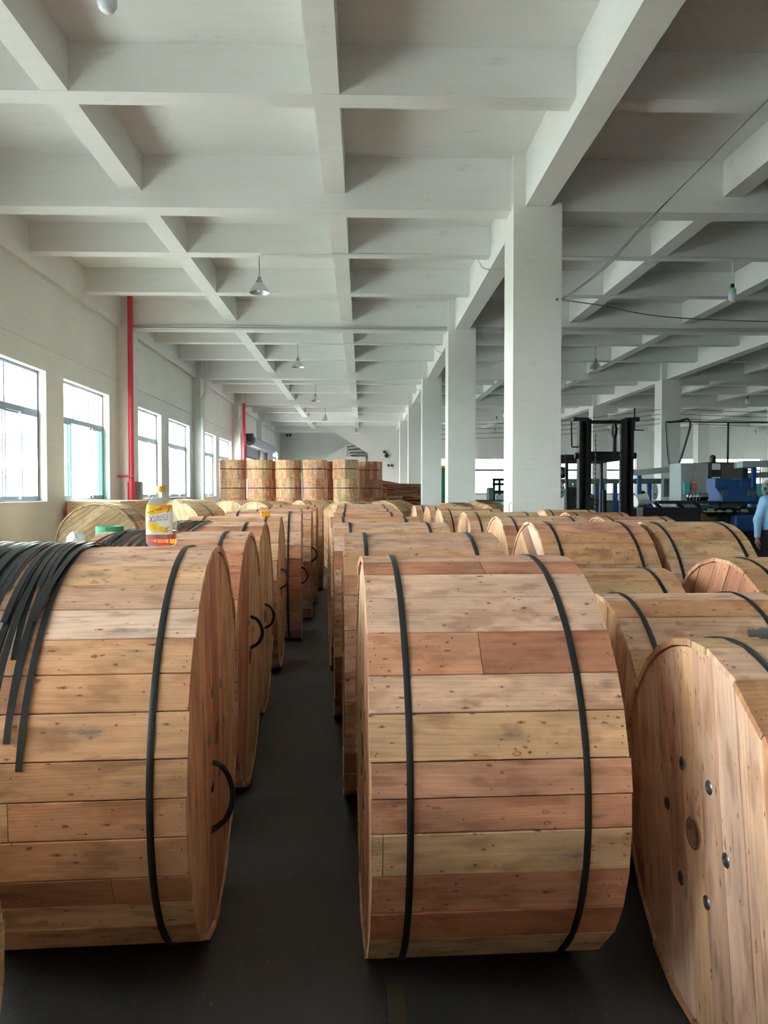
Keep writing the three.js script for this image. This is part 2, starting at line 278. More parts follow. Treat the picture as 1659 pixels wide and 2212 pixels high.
  for (let i = 0; i < 4; i++) part('railing', rod(Q(749 + i * 3, 966 + i * 6, END + 0.6), Q(789, 970 + i * 6 - 12 + i * 4, END + 0.6), 0.03), M.steelDark, st);
  part('railing_post', rod(Q(750, 986, END + 0.6), Q(750, 962, END + 0.6), 0.04), M.steel, st);
  // right-hand and rear walls close the hall; daylight comes in at the rear doors
  const rw = []; for (let k = 2; k < 5; k++) for (const q of [0.6, 3.3]) rw.push([COL0 + k * BAY + q * S, COL0 + k * BAY + (q + 2) * S, SILL, HEAD]);
  struct('wall_right', [...openWall('x', XR, WT, BACK, END + 5, Y_SLAB, rw)], M.wall);
  rw.forEach(([a, b, s, h]) => windowUnit(a, b, s, h, (u0, u1, y0, y1, t, off) => bx(XR + WT - 0.09 - t / 2 + off, XR + WT - 0.09 + t / 2 + off, y0, y1, -u1, -u0)));
  const rear = [];
  struct('wall_rear', [...openWall('z', -BACK, WT, XW, XR, Y_SLAB, rear)], M.wall);
  for (const [ra, rb] of rear) windowUnit(ra, rb, SILL, HEAD, (u0, u1, y0, y1, t, off) => bx(u0, u1, y0, y1, -BACK + WT - 0.09 - t / 2 + off, -BACK + WT - 0.09 + t / 2 + off), { upper: 4 });
}

// ---------------------------------------------------------------- cable drums
const cache = new Map();
const cached = (k, f) => { if (!cache.has(k)) cache.set(k, f()); return cache.get(k); };
const TH = 0.02; // lagging board thickness
// a sawn board: length along x, outward +y, chamfered long edges; uv picks strip s of a timber sheet, u0..u1 along it
function boardGeo(w, L, s, u0 = 0, u1 = 1, t = TH) {
  const c = 0.0022, pr = [[-w / 2, 0], [-w / 2, t - c], [-w / 2 + c, t], [w / 2 - c, t], [w / 2, t - c], [w / 2, 0]];
  const pos = [], uv = [], vv = (z) => (s + 0.06 + 0.88 * (z / w + 0.5)) / STRIPS;
  for (let i = 0; i < 6; i++) {
    const [za, ya] = pr[i], [zb, yb] = pr[(i + 1) % 6], a = [-L / 2, ya, za], b = [L / 2, ya, za], d = [-L / 2, yb, zb], e = [L / 2, yb, zb];
    pos.push(...a, ...d, ...b, ...b, ...d, ...e).toString;
    const va = vv(za), vb = vv(zb); uv.push(u0, va, u0, vb, u1, va, u1, va, u0, vb, u1, vb);
  }
  for (const sd of [-1, 1]) for (let i = 1; i < 5; i++) {
    const q = [pr[0], pr[i], pr[i + 1]]; if (sd > 0) q.reverse();
    for (const [z, y] of q) { pos.push(sd * L / 2, y, z); uv.push(sd < 0 ? u0 + y * 0.3 : u1 - y * 0.3, vv(z)); }
  }
  // winding check: outward faces
  const g = new THREE.BufferGeometry(); g.setAttribute('position', new THREE.Float32BufferAttribute(pos, 3)); g.setAttribute('uv', new THREE.Float32BufferAttribute(uv, 2));
  g.computeVertexNormals(); return g;
}
// boards of one round flange, face towards +x, cut to the circle; the middle one is bored for the spindle
const FB = 9;
function flangeBoard(R, i, s, t) {
  return cached(['fb', R, i, s, t].join(), () => {
    const w = 2 * R / FB, g = 0.0016, a = -R + i * w + g, b = a + w - 2 * g, sh_ = new THREE.Shape(), n = 6, top = [], f = (x) => Math.sqrt(Math.max(R * R - x * x, 0));
    for (let k = 0; k <= n; k++) top.push([a + (b - a) * k / n, f(a + (b - a) * k / n)]);
    if (i === 0) top[0][0] = -R + 0.003; if (i === FB - 1) top[n][0] = R - 0.003;
    sh_.moveTo(...top[0]); for (const p of top.slice(1)) sh_.lineTo(...p); for (const p of [...top].reverse()) sh_.lineTo(p[0], -p[1] - (p[1] < 1e-3 ? 0.002 : 0));
    if (i === (FB - 1) / 2) { const h = new THREE.Path(); h.absarc(0, 0, 0.046, 0, Math.PI * 2, true); sh_.holes.push(h); }
    const ge = new THREE.ExtrudeGeometry(sh_, { depth: t - 0.002, bevelEnabled: true, bevelThickness: 0.002, bevelSize: 0.0015, bevelOffset: -0.0015, bevelSegments: 1, curveSegments: 10 });
    const p = ge.attributes.position, uv = new Float32Array(p.count * 2);
    for (let k = 0; k < p.count; k++) { uv[k * 2] = p.getY(k) / (2 * R) * 1.0 + 0.5; uv[k * 2 + 1] = (s + 0.06 + 0.88 * Math.min(1, Math.max(0, (p.getX(k) - a) / (b - a)))) / STRIPS; }
    ge.setAttribute('uv', new THREE.BufferAttribute(uv, 2)); ge.rotateY(Math.PI / 2); return ge;
  });
}
const pick = (rnd, tones) => { const r = rnd(); let c = 0; for (const [k, w] of tones) if ((c += w) > r) return k; return tones[0][0]; };
const MIX = {
  fresh: [['pale', 0.4], ['red', 0.27], ['tan', 0.25], ['yellow', 0.08]], tan: [['tan', 0.45], ['yellow', 0.25], ['pale', 0.15], ['red', 0.15]], dull: [['yellow', 0.35], ['old', 0.4], ['tan', 0.2], ['brown', 0.05]], dark: [['brown', 0.75], ['red', 0.25]], bright: [['yellow', 0.4], ['pale', 0.3], ['tan', 0.2], ['brown', 0.1]],
};
const boltGeo = () => cached('bolt', () => { const a = lathe([[0.0, 0.001], [0.006, 0.001], [0.0075, 0.0045], [0.012, 0.0042], [0.019, 0.002], [0.021, -0.001]], 18); const n = merge([bx(-0.0062, 0.0062, 0, 0.0025, -0.0018, 0.0018), bx(-0.0018, 0.0018, 0, 0.0025, -0.0062, 0.0062)]); const g = merge([a, n]); g.rotateZ(-Math.PI / 2); return g; });
// builds the parts of a drum whose axle lies along x through (0, cy, 0)
function drumParts(root, o) {
  const { R, W, seed = 1, mix = 'fresh', n = 28 } = o, rnd = mulberry(seed * 7919 + 3), cy = R;
  const edges = o.edges ?? []; // [{from, to, tone, strip, joint}] angles from the top, towards the camera positive
  const list = [...edges], start = edges.length ? edges[edges.length - 1].to : rnd() * 0.3, stop = (edges.length ? edges[0].from : start) + Math.PI * 2;
  const wts = []; let sum = 0; const cnt = Math.max(6, Math.round(n * (stop - start) / (2 * Math.PI)));
  for (let i = 0; i < cnt; i++) { const w = [0.8, 1, 1.2][Math.floor(rnd() * 3)]; wts.push(w); sum += w; }
  let c = start; for (const w of wts) { const d = (stop - start) * w / sum; list.push({ from: c, to: c + d }); c += d; }
  for (const b of list) {
    const half = (b.to - b.from) / 2, mid = (b.from + b.to) / 2, chord = 2 * R * Math.sin(half) - 0.0034, ap = R * Math.cos(half) - TH + (rnd() - 0.5) * 0.003;
    const tone = b.tone ?? pick(rnd, MIX[mix]), strip = b.strip ?? Math.floor(rnd() * STRIPS), shift = (rnd() - 0.5) * 0.007, tilt = (rnd() - 0.5) * 0.012;
    const segs = b.joint ? [[-W / 2, -W / 2 + b.joint * W - 0.001, tone, strip, 0, b.joint], [-W / 2 + b.joint * W + 0.001, W / 2, b.tone2 ?? tone, b.strip2 ?? (strip + 3) % STRIPS, b.joint, 1]] : (rnd() < 0.12 && !b.tone) ? [[-W / 2, W * 0.1, tone, strip, 0, 0.6], [W * 0.1 + 0.002, W / 2, tone, (strip + 2) % STRIPS, 0.6, 1]] : [[-W / 2, W / 2, tone, strip, 0, 1]];
    for (const [a, e, tn, st, u0, u1] of segs) {
      const q = Math.round(chord * 250) / 250, g = edges.includes(b) ? boardGeo(chord, e - a, st, u0, u1) : cached(['lag', q, (e - a).toFixed(3), st, u0, u1].join(), () => boardGeo(q, e - a, st, u0, u1));
      const m = part('lagging_board', g, woodMats[tn], root);
      m.position.set((a + e) / 2 + shift, cy + ap * Math.cos(mid), ap * Math.sin(mid)); m.rotation.x = mid + tilt;
    }
  }
  const Rf = R - TH - 0.006;
  for (const sd of [-1, 1]) {
    const spin = o.faceSpin ?? rnd() * 3.14, ply = 0.022;
    const disc = cached('disc' + Rf, () => { const s = new THREE.Shape(); s.absarc(0, 0, Rf, 0, Math.PI * 2, false); const h = new THREE.Path(); h.absarc(0, 0, 0.046, 0, Math.PI * 2, true); s.holes.push(h); const g = new THREE.ExtrudeGeometry(s, { depth: 0.02, bevelEnabled: false, curveSegments: 40 }); g.rotateY(Math.PI / 2); return g; });
    const fl = part('flange', disc, woodMats.tan, root);
    fl.position.set(sd * (W / 2 - 0.006 - ply - 0.02), cy, 0); fl.rotation.set(sd > 0 ? spin : -spin, sd > 0 ? 0 : Math.PI, 0, 'YXZ');
    const fm = o.faceMix ?? mix; let run = rnd() * 6 | 0, tn = pick(rnd, MIX[fm]);
    for (let i = 0; i < FB; i++) { tn = rnd() < 0.6 ? pick(rnd, MIX[fm]) : tn; run = (run + 1 + (rnd() * 4 | 0)) % STRIPS; part('flange_board', flangeBoard(Rf, i, run, ply - 0.003 * (i % 2) * rnd()), woodMats[tn], fl).position.x = 0.02; }
    if (!o.plain) {
      part('spindle_bush', cached('bush', () => { const g = lathe([[0.036, -0.02], [0.036, 0.046], [0.046, 0.046], [0.046, -0.02]], 24); g.rotateZ(-Math.PI / 2); return g; }), woodMats.brown, fl);
      const br = o.boltR ?? 0.2; for (let k = 0; k < 6; k++) { const a = k * Math.PI / 3 + 0.35 + (rnd() - 0.5) * 0.2, m = part('bolt', boltGeo(), M.steel, fl); m.position.set(0.02 + ply, Math.cos(a) * br * (0.92 + 0.16 * rnd()), Math.sin(a) * br); }
    }
  }
  const bw = o.bandWidth ?? 0.019;
  for (const u of o.bands ?? [0.14, 0.83]) {
    const g = cached(['band', R, bw].join(), () => { const b = lathe([[R - 0.004, -bw / 2], [R + 0.0022, -bw / 2], [R + 0.0022, bw / 2], [R - 0.004, bw / 2]], 72); b.rotateZ(-Math.PI / 2); return b; });
    const m = part('steel_band', g, M.strap, root); m.name = 'strapping_band'; m.position.set(-W / 2 + u * W, cy, 0);
  }
  if (o.loop) { const [ly, lz, s, r, bulge] = o.loop, x = W / 2 - 0.006; part('cable_end_loop', tube([[x - 0.02, cy + ly + s, lz], [x + bulge * 0.5, cy + ly + s * 0.8, lz], [x + bulge, cy + ly + s * 0.1, lz + 0.01], [x + bulge * 0.7, cy + ly - s * 0.6, lz + 0.02], [x - 0.02, cy + ly - s, lz + 0.03]], r, 28, 8), M.cable, root); }
}
const DR = 'cable drums stored in rows on their sides';
function drum(label, x, d, yaw, o) { const t = thing('cable_drum', label, 'cable drum', [x, 0, -d], yaw * Math.PI / 180, o.group ?? DR); drumParts(t, o); return t; }
// photo row -> angle on a drum of radius R standing at depth D
function rowAngle(py, D, R) {
  const th = PITCH + Math.atan((py - FH / 2) / F), c = Math.cos(th), s = Math.sin(th), b = D * c + (EYE - R) * s, q = D * D + (EYE - R) ** 2 - R * R, t = b - Math.sqrt(Math.max(0, b * b - q));
  return Math.atan2(-(t * c - D), EYE - t * s - R);
}
const rowsToBoards = (ys, spec, D, R) => spec.map((e, i) => ({ from: rowAngle(ys[i], D, R), to: rowAngle(ys[i + 1], D, R), ...e }));

// the drum with the bottle, and the row behind it
const A1 = { x: -0.925, d: 2.859, R: 0.685, W: 0.785, yaw: 3.1 }, B1 = { x: 0.358, d: 2.78, R: 0.67, W: 0.725, yaw: 2.3 };
drum('wooden cable drum carrying the drink bottle, its crown half covered by loose black straps', A1.x, A1.d, A1.yaw, {
  R: A1.R, W: A1.W, seed: 5, mix: 'fresh', faceSpin: 0.12, faceMix: 'tan', bands: [0.87], bandWidth: 0.02, loop: [-0.2, 0.1, 0.125, 0.0095, 0.07],
  edges: rowsToBoards([1183, 1191, 1221, 1262, 1314, 1378, 1454, 1537, 1641, 1727, 1811, 1895, 1951, 1997], [
    { tone: 'pale', strip: 1 }, { tone: 'pale', strip: 0 }, { tone: 'tan', strip: 2 }, { tone: 'pale', strip: 3 }, { tone: 'pale', strip: 2 }, { tone: 'tan', strip: 0 }, { tone: 'red', strip: 4, joint: 0.42, tone2: 'tan', strip2: 5 }, { tone: 'tan', strip: 4 }, { tone: 'tan', strip: 1 }, { tone: 'yellow', strip: 3, joint: 0.38, tone2: 'tan', strip2: 3 }, { tone: 'tan', strip: 5 }, { tone: 'brown', strip: 1, joint: 0.72 }, { tone: 'yellow', strip: 4 }], A1.d, A1.R),
});
const ord = ['', 'first', 'second', 'third', 'fourth', 'fifth', 'sixth', 'seventh', 'eighth', 'ninth'];
const rowA = [[540, 4.235, 0.676, 2.0], [573, 5.6, 0.675, 1.8], [608, 6.98, 0.675, 2.4], [652, 8.36, 0.68, 3.2], [674, 9.75, 0.675, 2], [685, 11.12, 0.675, 1.5], [698, 12.5, 0.68, 2]];
rowA.forEach(([px, d, R, yaw], i) => drum(`${ord[i + 1]} wooden cable drum behind the drum carrying the drink bottle`, at(px, 1150, d).x - 0.395, d, yaw, { R, W: 0.79, seed: 21 + i, mix: 'fresh', faceMix: i > 2 ? 'dull' : 'tan', faceSpin: 0.1 * (i - 2), bands: [0.16, 0.84], loop: i < 5 ? [0.12 - 0.12 * (i % 2), -0.05 + 0.05 * i, 0.09, 0.009, 0.065] : null }));
drum('wooden cable drum with two unbroken black bands, facing the aisle across from the bottle', B1.x, B1.d, B1.yaw, {
  R: B1.R, W: B1.W, seed: 9, mix: 'fresh', faceSpin: 0.05, faceMix: 'tan', bands: [0.148, 0.828],
  edges: rowsToBoards([1203, 1214, 1240, 1290, 1365, 1457, 1540, 1645, 1725, 1800, 1890, 1970, 2028], [
    { tone: 'pale', strip: 3 }, { tone: 'red', strip: 5, joint: 0.55, tone2: 'red', strip2: 1 }, { tone: 'pale', strip: 4 }, { tone: 'pale', strip: 0 }, { tone: 'red', strip: 0, joint: 0.455, tone2: 'red', strip2: 3 }, { tone: 'pale', strip: 5 }, { tone: 'tan', strip: 2 }, { tone: 'red', strip: 2 }, { tone: 'red', strip: 4 }, { tone: 'yellow', strip: 2, joint: 0.045, tone2: 'yellow', strip2: 0 }, { tone: 'red', strip: 0 }, { tone: 'red', strip: 1 }], B1.d, B1.R),
});
const rowB = [[741, 1061, 4.15, 0.675, 2], [721, 961, 5.52, 0.675, 2.6], [712, 903, 6.91, 0.675, 4], [722, 868, 8.31, 0.675, 2], [726, 858, 9.68, 0.68, 1.5], [728, 850, 11.06, 0.685, 1], [730, 845, 12.45, 0.685, 1]];
rowB.forEach(([a, b, d, R, yaw], i) => { const xl = at(a, 1150, d).x, xr = at(b, 1150, d).x; drum(`${ord[i + 1]} drum behind the double-banded drum across the aisle from the bottle`, (xl + xr) / 2, d, yaw, { R, W: Math.max(0.7, xr - xl), seed: 41 + i, mix: 'fresh', faceMix: 'bright', bands: [0.14, 0.83] }); });
// row beside the brown column: a small drum with bolts, two more small ones, then large ones
drum('small cable drum showing its bolted round end with bored spindle hole', 1.325, 2.25, 1.0, { R: 0.567, W: 0.72, seed: 61, mix: 'tan', faceMix: 'tan', faceSpin: -0.16, bands: [0.16, 0.84], boltR: 0.195, n: 24 });
drum('small cable drum directly behind the small drum with the bored end', 1.40, 3.41, 1.5, { R: 0.56, W: 0.74, seed: 62, mix: 'tan', bands: [0.14, 0.83], n: 24 });
drum('second small cable drum behind the small drum with the bored end', 1.40, 4.545, 1, { R: 0.56, W: 0.74, seed: 66, mix: 'fresh', bands: [0.14, 0.84], n: 24 });
[[1.235, 5.8, 1.5], [1.225, 7.18, 2], [1.11, 8.57, 2], [1.0, 10.3, 3], [0.96, 11.7, 3], [0.86, 13.1, 3]].forEach(([x, d, yaw], i) => drum(`${ord[i + 1]} large cable drum behind the three small ones, pale flange tip showing`, x + 0.395, d, yaw, { R: 0.672, W: 0.79, seed: 71 + i, mix: i ? 'tan' : 'fresh', faceMix: 'bright', bands: [0.15, 0.84] }));
// outer row, towards the man in the blue shirt
drum('mid-size cable drum with brown streaked end in the row beside the blue-shirted man', 2.31, 4.2, 4, { R: 0.605, W: 0.76, seed: 81, mix: 'tan', faceMix: 'dark', faceSpin: 0.5, bands: [0.16, 0.84], n: 25 });
[[2.1, 5.86, 1.5], [2.18, 7.22, 1.5], [2.24, 8.58, 1.5], [2.29, 9.94, 1]].forEach(([x, d, yaw], i) => drum(`${ord[i + 1]} large cable drum behind the mid-size brown-ended drum`, x + 0.32, d, yaw, { R: 0.67, W: 0.64, seed: 91 + i, mix: 'tan', faceMix: 'bright', bands: [0.12, 0.88] }));
// corner drum at the near edge of the hall, only its rim shows
drum('cable drum near the yellow floor line, rim beside the strap-covered drum', -1.17, 1.21, 0, { R: 0.56, W: 0.72, seed: 97, mix: 'tan', faceMix: 'tan', bands: [0.16, 0.84], n: 24 });
[[-2.4, 1.2], [-3.55, 1.25], [-1.2, -0.1], [-2.35, -0.1], [-3.6, -0.05], [-1.25, -1.5], [-2.4, -1.5], [-3.6, -1.45], [0.1, -1.6], [1.25, -1.55], [2.4, -1.6], [1.5, -0.1], [2.7, -0.1], [-1.25, -3.0], [-2.4, -3.0], [-3.6, -3.0], [0.1, -3.05], [1.25, -3.0]].forEach(([x, d], i) => drum('cable drum in the rows continuing beside the yellow floor line', x, d, 0, { R: 0.64, W: 0.76, seed: 150 + i, mix: 'tan', n: 24, group: 'drums by the floor line' }));
// small drum under the bag and the green rolls, hidden by the bottle drum's crown
drum('low cable drum carrying the white bag and the green tape rolls', -2.03, 4.95, 2, { R: 0.6, W: 0.9, seed: 98, mix: 'tan', n: 24 });
// drums by the windows, ends turned to the hall
drum('weathered drum under the open window, round planked end facing the aisle', -4.26, 13.1, 89, { R: 0.69, W: 0.8, seed: 101, mix: 'dull', faceMix: 'dull', faceSpin: 0.95, bands: [0.15, 0.85] });
[[-3.3, 15.2, 58], [-1.85, 15.4, 55], [-0.2, 15.3, 60], [-4.1, 18.6, 40], [-2.7, 17.1, 62], [-1.05, 17.2, 30], [0.6, 17.0, 56]].forEach(([x, d, yaw], i) => drum(['weathered askew drum next to the planked-end drum under the open window', 'weathered askew drum at the far end of the bottle drum row', 'weathered askew drum closing the far end of the aisle', 'weathered askew drum before the pale drum at the wall', 'weathered askew drum standing before the brightest upright stack', 'weathered askew drum standing before the reddish upright stack', 'weathered askew drum standing before the dark upright stack'][i], x, d, yaw, { R: 0.69, W: 0.78, seed: 111 + i, mix: 'dull', faceMix: 'dull', bands: i % 2 ? [0.2, 0.8] : [0.5], group: 'askew drums before the stacks' }));
[[1.75, 14.95, 60], [2.55, 16.55, 58]].forEach(([x, d, yaw], i) => drum(['weathered askew drum behind the pale flange tips near the stout column', 'weathered askew drum just before the second white column'][i], x, d, yaw, { R: 0.68, W: 0.78, seed: 131 + i, mix: 'dull', faceMix: 'dull', bands: [0.5], group: 'askew drums past the column' }));
drum('pale banded drum lying against the wall beneath the windows', -4.7, 20.4, 86, { R: 0.69, W: 1.0, seed: 141, mix: 'bright', bands: [0.2, 0.8] });
// upright drums stacked four high
{
  const R = 0.455, h = 0.672, D = 28;
  const px = [[502, D, 'bright'], [561, D, 'tan'], [623, D, 'tan'], [680, D, 'tan'], [747, D - 0.3, 'dull'], [800, D + 1.4, 'dark'], [590, D + 1.3, 'dark'], [712, D + 1.5, 'dark']];
  const which = ['brightest stack beside the wall windows', 'stack next to the brightest one', 'stack in front of the stair opening', 'reddish stack before the stairs', 'pale stack beside the darkest one', 'dark stack by the lumber pile', 'shaded stack half hidden behind the tan ones', 'shaded stack hidden behind the reddish one'];
  const lvl = ['bottom', 'second', 'third', 'top'];
  px.forEach(([p, d, mix], k) => {
    const x = at(p, 1062, d).x;
    for (let j = 0; j < 4; j++) {
      const t = thing('small_cable_drum', `${lvl[j]} upright small drum of the ${which[k]}`, 'cable drum', [x + 0.01 * ((j * 7 + k * 3) % 3 - 1), j * h, -d], 0, 'upright drums stacked four high');
      const inner = new THREE.Group(); drumParts(inner, { R, W: h - 0.004, seed: 200 + k * 4 + j, mix, faceMix: mix, n: 20, bands: [0.52], plain: true, bandWidth: 0.03 });
      const m = new THREE.Matrix4().makeRotationZ(Math.PI / 2).multiply(new THREE.Matrix4().makeTranslation(0, -R, 0)); m.premultiply(new THREE.Matrix4().makeTranslation(0, h / 2, 0));
      for (const c of [...inner.children]) { c.applyMatrix4(m); t.add(c); }
    }
  });
}

// ---------------------------------------------------------------- loose straps, bottle and other small things on the drums
function ribbon(pts, normals, w, t = 0.0012) {
  const pos = [], n = pts.length, rings = [];
  for (let i = 0; i < n; i++) { const a = pts[Math.max(0, i - 1)], b = pts[Math.min(n - 1, i + 1)], tan = b.clone().sub(a).normalize(), side = tan.clone().cross(normals[i]).normalize().multiplyScalar(w / 2), nn = normals[i].clone().multiplyScalar(t); rings.push([pts[i].clone().add(side).add(nn), pts[i].clone().sub(side).add(nn), pts[i].clone().sub(side), pts[i].clone().add(side)]); }
  const q = (a, b, c, d) => { for (const v of [a, b, c, a, c, d]) pos.push(v.x, v.y, v.z); };
  for (let i = 0; i + 1 < n; i++) for (let k = 0; k < 4; k++) q(rings[i][k], rings[i][(k + 1) % 4], rings[i + 1][(k + 1) % 4], rings[i + 1][k]);
  q(...rings[0]); q(...[...rings[n - 1]].reverse());
  const g = new THREE.BufferGeometry(); g.setAttribute('position', new THREE.Float32BufferAttribute(pos, 3)); g.computeVertexNormals(); return g;
}
// strap lying over a drum from angle f0 to f1 (0 = crown, positive towards the camera), at x0 -> x1 along the drum; loft lifts its free tail
function strapOver(drumAt, f0, f1, x0, x1, lift, w, bend, label, group) {
  const { x, d, R, yaw } = drumAt, a = yaw * Math.PI / 180, pts = [], nor = [], n = 40;
  for (let i = 0; i <= n; i++) {
    const s = i / n, f = f0 + (f1 - f0) * s, fa = Math.min(f, 1.62), r = R + lift + 0.012 * Math.max(0, s - 0.75) * 4 * bend;
    const lx = x0 + (x1 - x0) * s + bend * 0.03 * Math.sin(s * 3.1), ly = R + r * Math.cos(fa) - Math.max(0, f - 1.62) * R, lz = r * Math.sin(fa);
    pts.push(V(x + lx * Math.cos(a) + lz * Math.sin(a), ly, -d - lx * Math.sin(a) + lz * Math.cos(a)));
    nor.push(V(Math.sin(fa) * Math.sin(a), Math.cos(fa), Math.sin(fa) * Math.cos(a)));
  }
  return solo('loose_strap', ribbon(pts, nor, w), M.strapLoose, label, 'strap', group);
}
{
  const rnd = mulberry(77), lab = 'loose black plastic strap draped over the drum carrying the drink bottle', grp = 'loose straps on the bottle drum';
  const ends = [1.2, 0.62, 1.02, 0.55, 1.1, 0.42, 0.78, 0.95, 0.5, 1.0, 0.62, 0.85, 0.45, 0.75, 0.95, 0.58, 0.66, 1.1, 0.5, 0.7, 0.88, 0.6, 0.8, 0.95, 0.52, 0.7];
  ends.forEach((e, i) => { const u = i / ends.length; strapOver(A1, -0.5 - 0.3 * rnd(), 0.12 + 1.08 * e, -0.055 - 0.3 * u + 0.02 * (rnd() - 0.5), -0.03 - 0.33 * u - 0.05 * rnd(), 0.003 + 0.0018 * ((i * 5) % 9), 0.019, rnd() - 0.3, lab, grp); });
  const A2 = { x: at(540, 1150, 4.235).x - 0.395, d: 4.235, R: 0.676, yaw: 2 };
  for (let i = 0; i < 15; i++) strapOver(A2, -0.25 - 0.4 * rnd(), 0.45 + 0.5 * rnd(), 0.02 - 0.017 * i - 0.02 * rnd(), -0.06 - 0.021 * i - 0.03 * rnd(), 0.003 + 0.002 * ((i * 4) % 7), 0.019, rnd(), 'loose black plastic strap on the drum just behind the bottle', 'loose straps behind the bottle');
  const A4 = { x: at(573, 1150, 5.59).x - 0.395, d: 5.59, R: 0.675, yaw: 1.5 };
  for (let i = 0; i < 12; i++) strapOver(A4, -0.2 - 0.3 * rnd(), 0.35 + 0.4 * rnd(), 0.02 - 0.016 * i, -0.1 - 0.024 * i, 0.003 + 0.002 * ((i * 3) % 7), 0.019, rnd(), 'loose black plastic strap on the second drum behind the bottle', 'straps on the second drum behind the bottle');
}
{ // drink bottle
  const p = at(349, 1177, 2.83), b = thing('drink_bottle', 'clear plastic drink bottle with yellow cap, bright label and orange-red dregs', 'bottle', [p.x, 2 * A1.R + 0.001, p.z]);
  const prof = [[0.0, 0.004], [0.03, 0.002], [0.048, 0.003], [0.056, 0.012], [0.0585, 0.03], [0.0575, 0.05], [0.0585, 0.07], [0.0585, 0.122], [0.056, 0.138], [0.047, 0.16], [0.032, 0.178], [0.018, 0.19], [0.0145, 0.196], [0.0145, 0.208]];
  // square section with rounded corners, ribbed flanks
  const squared = (g, k) => { const q = g.attributes.position; for (let i = 0; i < q.count; i++) { const x = q.getX(i), z = q.getZ(i), r = Math.hypot(x, z); if (r < 1e-5) continue; const a = Math.atan2(z, x), e = Math.pow(Math.pow(Math.abs(Math.cos(a)), 5) + Math.pow(Math.abs(Math.sin(a)), 5), -1 / 5), w = Math.min(1, Math.max(0, (r - 0.02) / 0.03)) * k; const s = 1 + (e * 0.93 - 1) * w; q.setX(i, x * s); q.setZ(i, z * s); } g.computeVertexNormals(); return g; };
  part('bottle_body', squared(lathe(prof, 48), 1), M.pet, b);
  const liq = part('drink', squared(lathe([[0, 0.006], [0.03, 0.005], [0.046, 0.006], [0.0535, 0.014], [0.0555, 0.03], [0.0545, 0.05], [0.0545, 0.057], [0.05, 0.058], [0, 0.058]], 48), 1), M.tea, b);
  part('cap', [cyl(0.0165, 0.0165, 0.019, 0, 0.208, 0, 'y', 28), cyl(0.0172, 0.0172, 0.004, 0, 0.1965, 0, 'y', 28)], M.capYellow, b);
  const cv = document.createElement('canvas'); cv.width = 512; cv.height = 768; const c = cv.getContext('2d');
  c.fillStyle = '#f4efe0'; c.fillRect(0, 0, 512, 768);
  c.fillStyle = '#f2c21c'; c.beginPath(); c.moveTo(0, 0); c.lineTo(512, 0); c.lineTo(512, 150); c.lineTo(0, 290); c.fill();
  c.fillStyle = '#e8870f'; c.beginPath(); c.moveTo(300, 0); c.lineTo(512, 0); c.lineTo(512, 70); c.lineTo(200, 160); c.fill();
  c.fillStyle = '#f1c52f'; c.beginPath(); c.ellipse(150, 560, 100, 150, -0.5, 0, 7); c.fill(); c.beginPath(); c.ellipse(330, 640, 120, 70, 0.4, 0, 7); c.fill();
  c.strokeStyle = '#fff3bf'; c.lineWidth = 10; c.beginPath(); c.ellipse(150, 560, 72, 118, -0.5, 0, 7); c.stroke();
  c.strokeStyle = '#5a3a9e'; c.lineWidth = 16; c.beginPath(); c.moveTo(20, 200); c.lineTo(150, 165); c.stroke(); c.beginPath(); c.moveTo(470, 60); c.lineTo(420, 210); c.stroke();
  const strokes = [[[0, 10, 14, 26], [2, 92, 20, 60], [30, 40, 62, 40], [62, 40, 34, 92], [58, 8, 58, 104], [84, 30, 64, 52], [64, 56, 96, 98]], [[24, 4, 4, 34], [4, 34, 30, 34], [30, 34, 6, 66], [2, 94, 34, 84], [44, 20, 98, 20], [70, 20, 70, 92], [40, 94, 102, 94]], [[2, 18, 100, 18], [32, 4, 32, 34], [70, 4, 70, 34], [52, 30, 10, 60], [52, 30, 96, 60], [20, 66, 86, 66], [53, 50, 53, 104], [34, 76, 20, 96], [70, 76, 88, 96]]];
  for (const [col, lw] of [['#4b2f97', 30], ['#ffffff', 14]]) { c.strokeStyle = col; c.lineWidth = lw; c.lineCap = 'round'; strokes.forEach((g, k) => { for (const [x0, y0, x1, y1] of g) { c.beginPath(); c.moveTo(80 + k * 122 + x0, 290 - k * 18 + y0 * 1.3); c.lineTo(80 + k * 122 + x1, 290 - k * 18 + y1 * 1.3); c.stroke(); } }); }
  c.strokeStyle = '#2e2048'; c.lineWidth = 9; for (const [x0, y0, x1, y1] of [[190, 110, 190, 150], [175, 125, 215, 118], [235, 100, 235, 148], [225, 120, 262, 112], [285, 95, 272, 140], [270, 112, 312, 104], [300, 100, 300, 138], [380, 640, 420, 560], [400, 650, 450, 560], [360, 690, 470, 670]]) { c.beginPath(); c.moveTo(x0, y0); c.lineTo(x1, y1); c.stroke(); }
  const tx = new THREE.CanvasTexture(cv); tx.colorSpace = THREE.SRGBColorSpace;
  const lg = new THREE.CylinderGeometry(0.0592, 0.0592, 0.105, 40, 8, true, -0.85, 1.5); lg.translate(0, 0.098, 0); squared(lg, 1);
  const ps = lg.attributes.position; for (let i = 0; i < ps.count; i++) { const y = ps.getY(i), k = 1 + 0.012 - (y > 0.125 ? (y - 0.125) * 2 : 0); ps.setX(i, ps.getX(i) * k); ps.setZ(i, ps.getZ(i) * k); } lg.computeVertexNormals();
  const lb = part('label', lg, std(0xffffff, 0.5, 0, { map: tx, side: THREE.DoubleSide }), b); lb.userData.label = 'yellow and white drink label with purple lettering';
  b.rotation.y = 0.22; b.scale.setScalar(1.0);
}
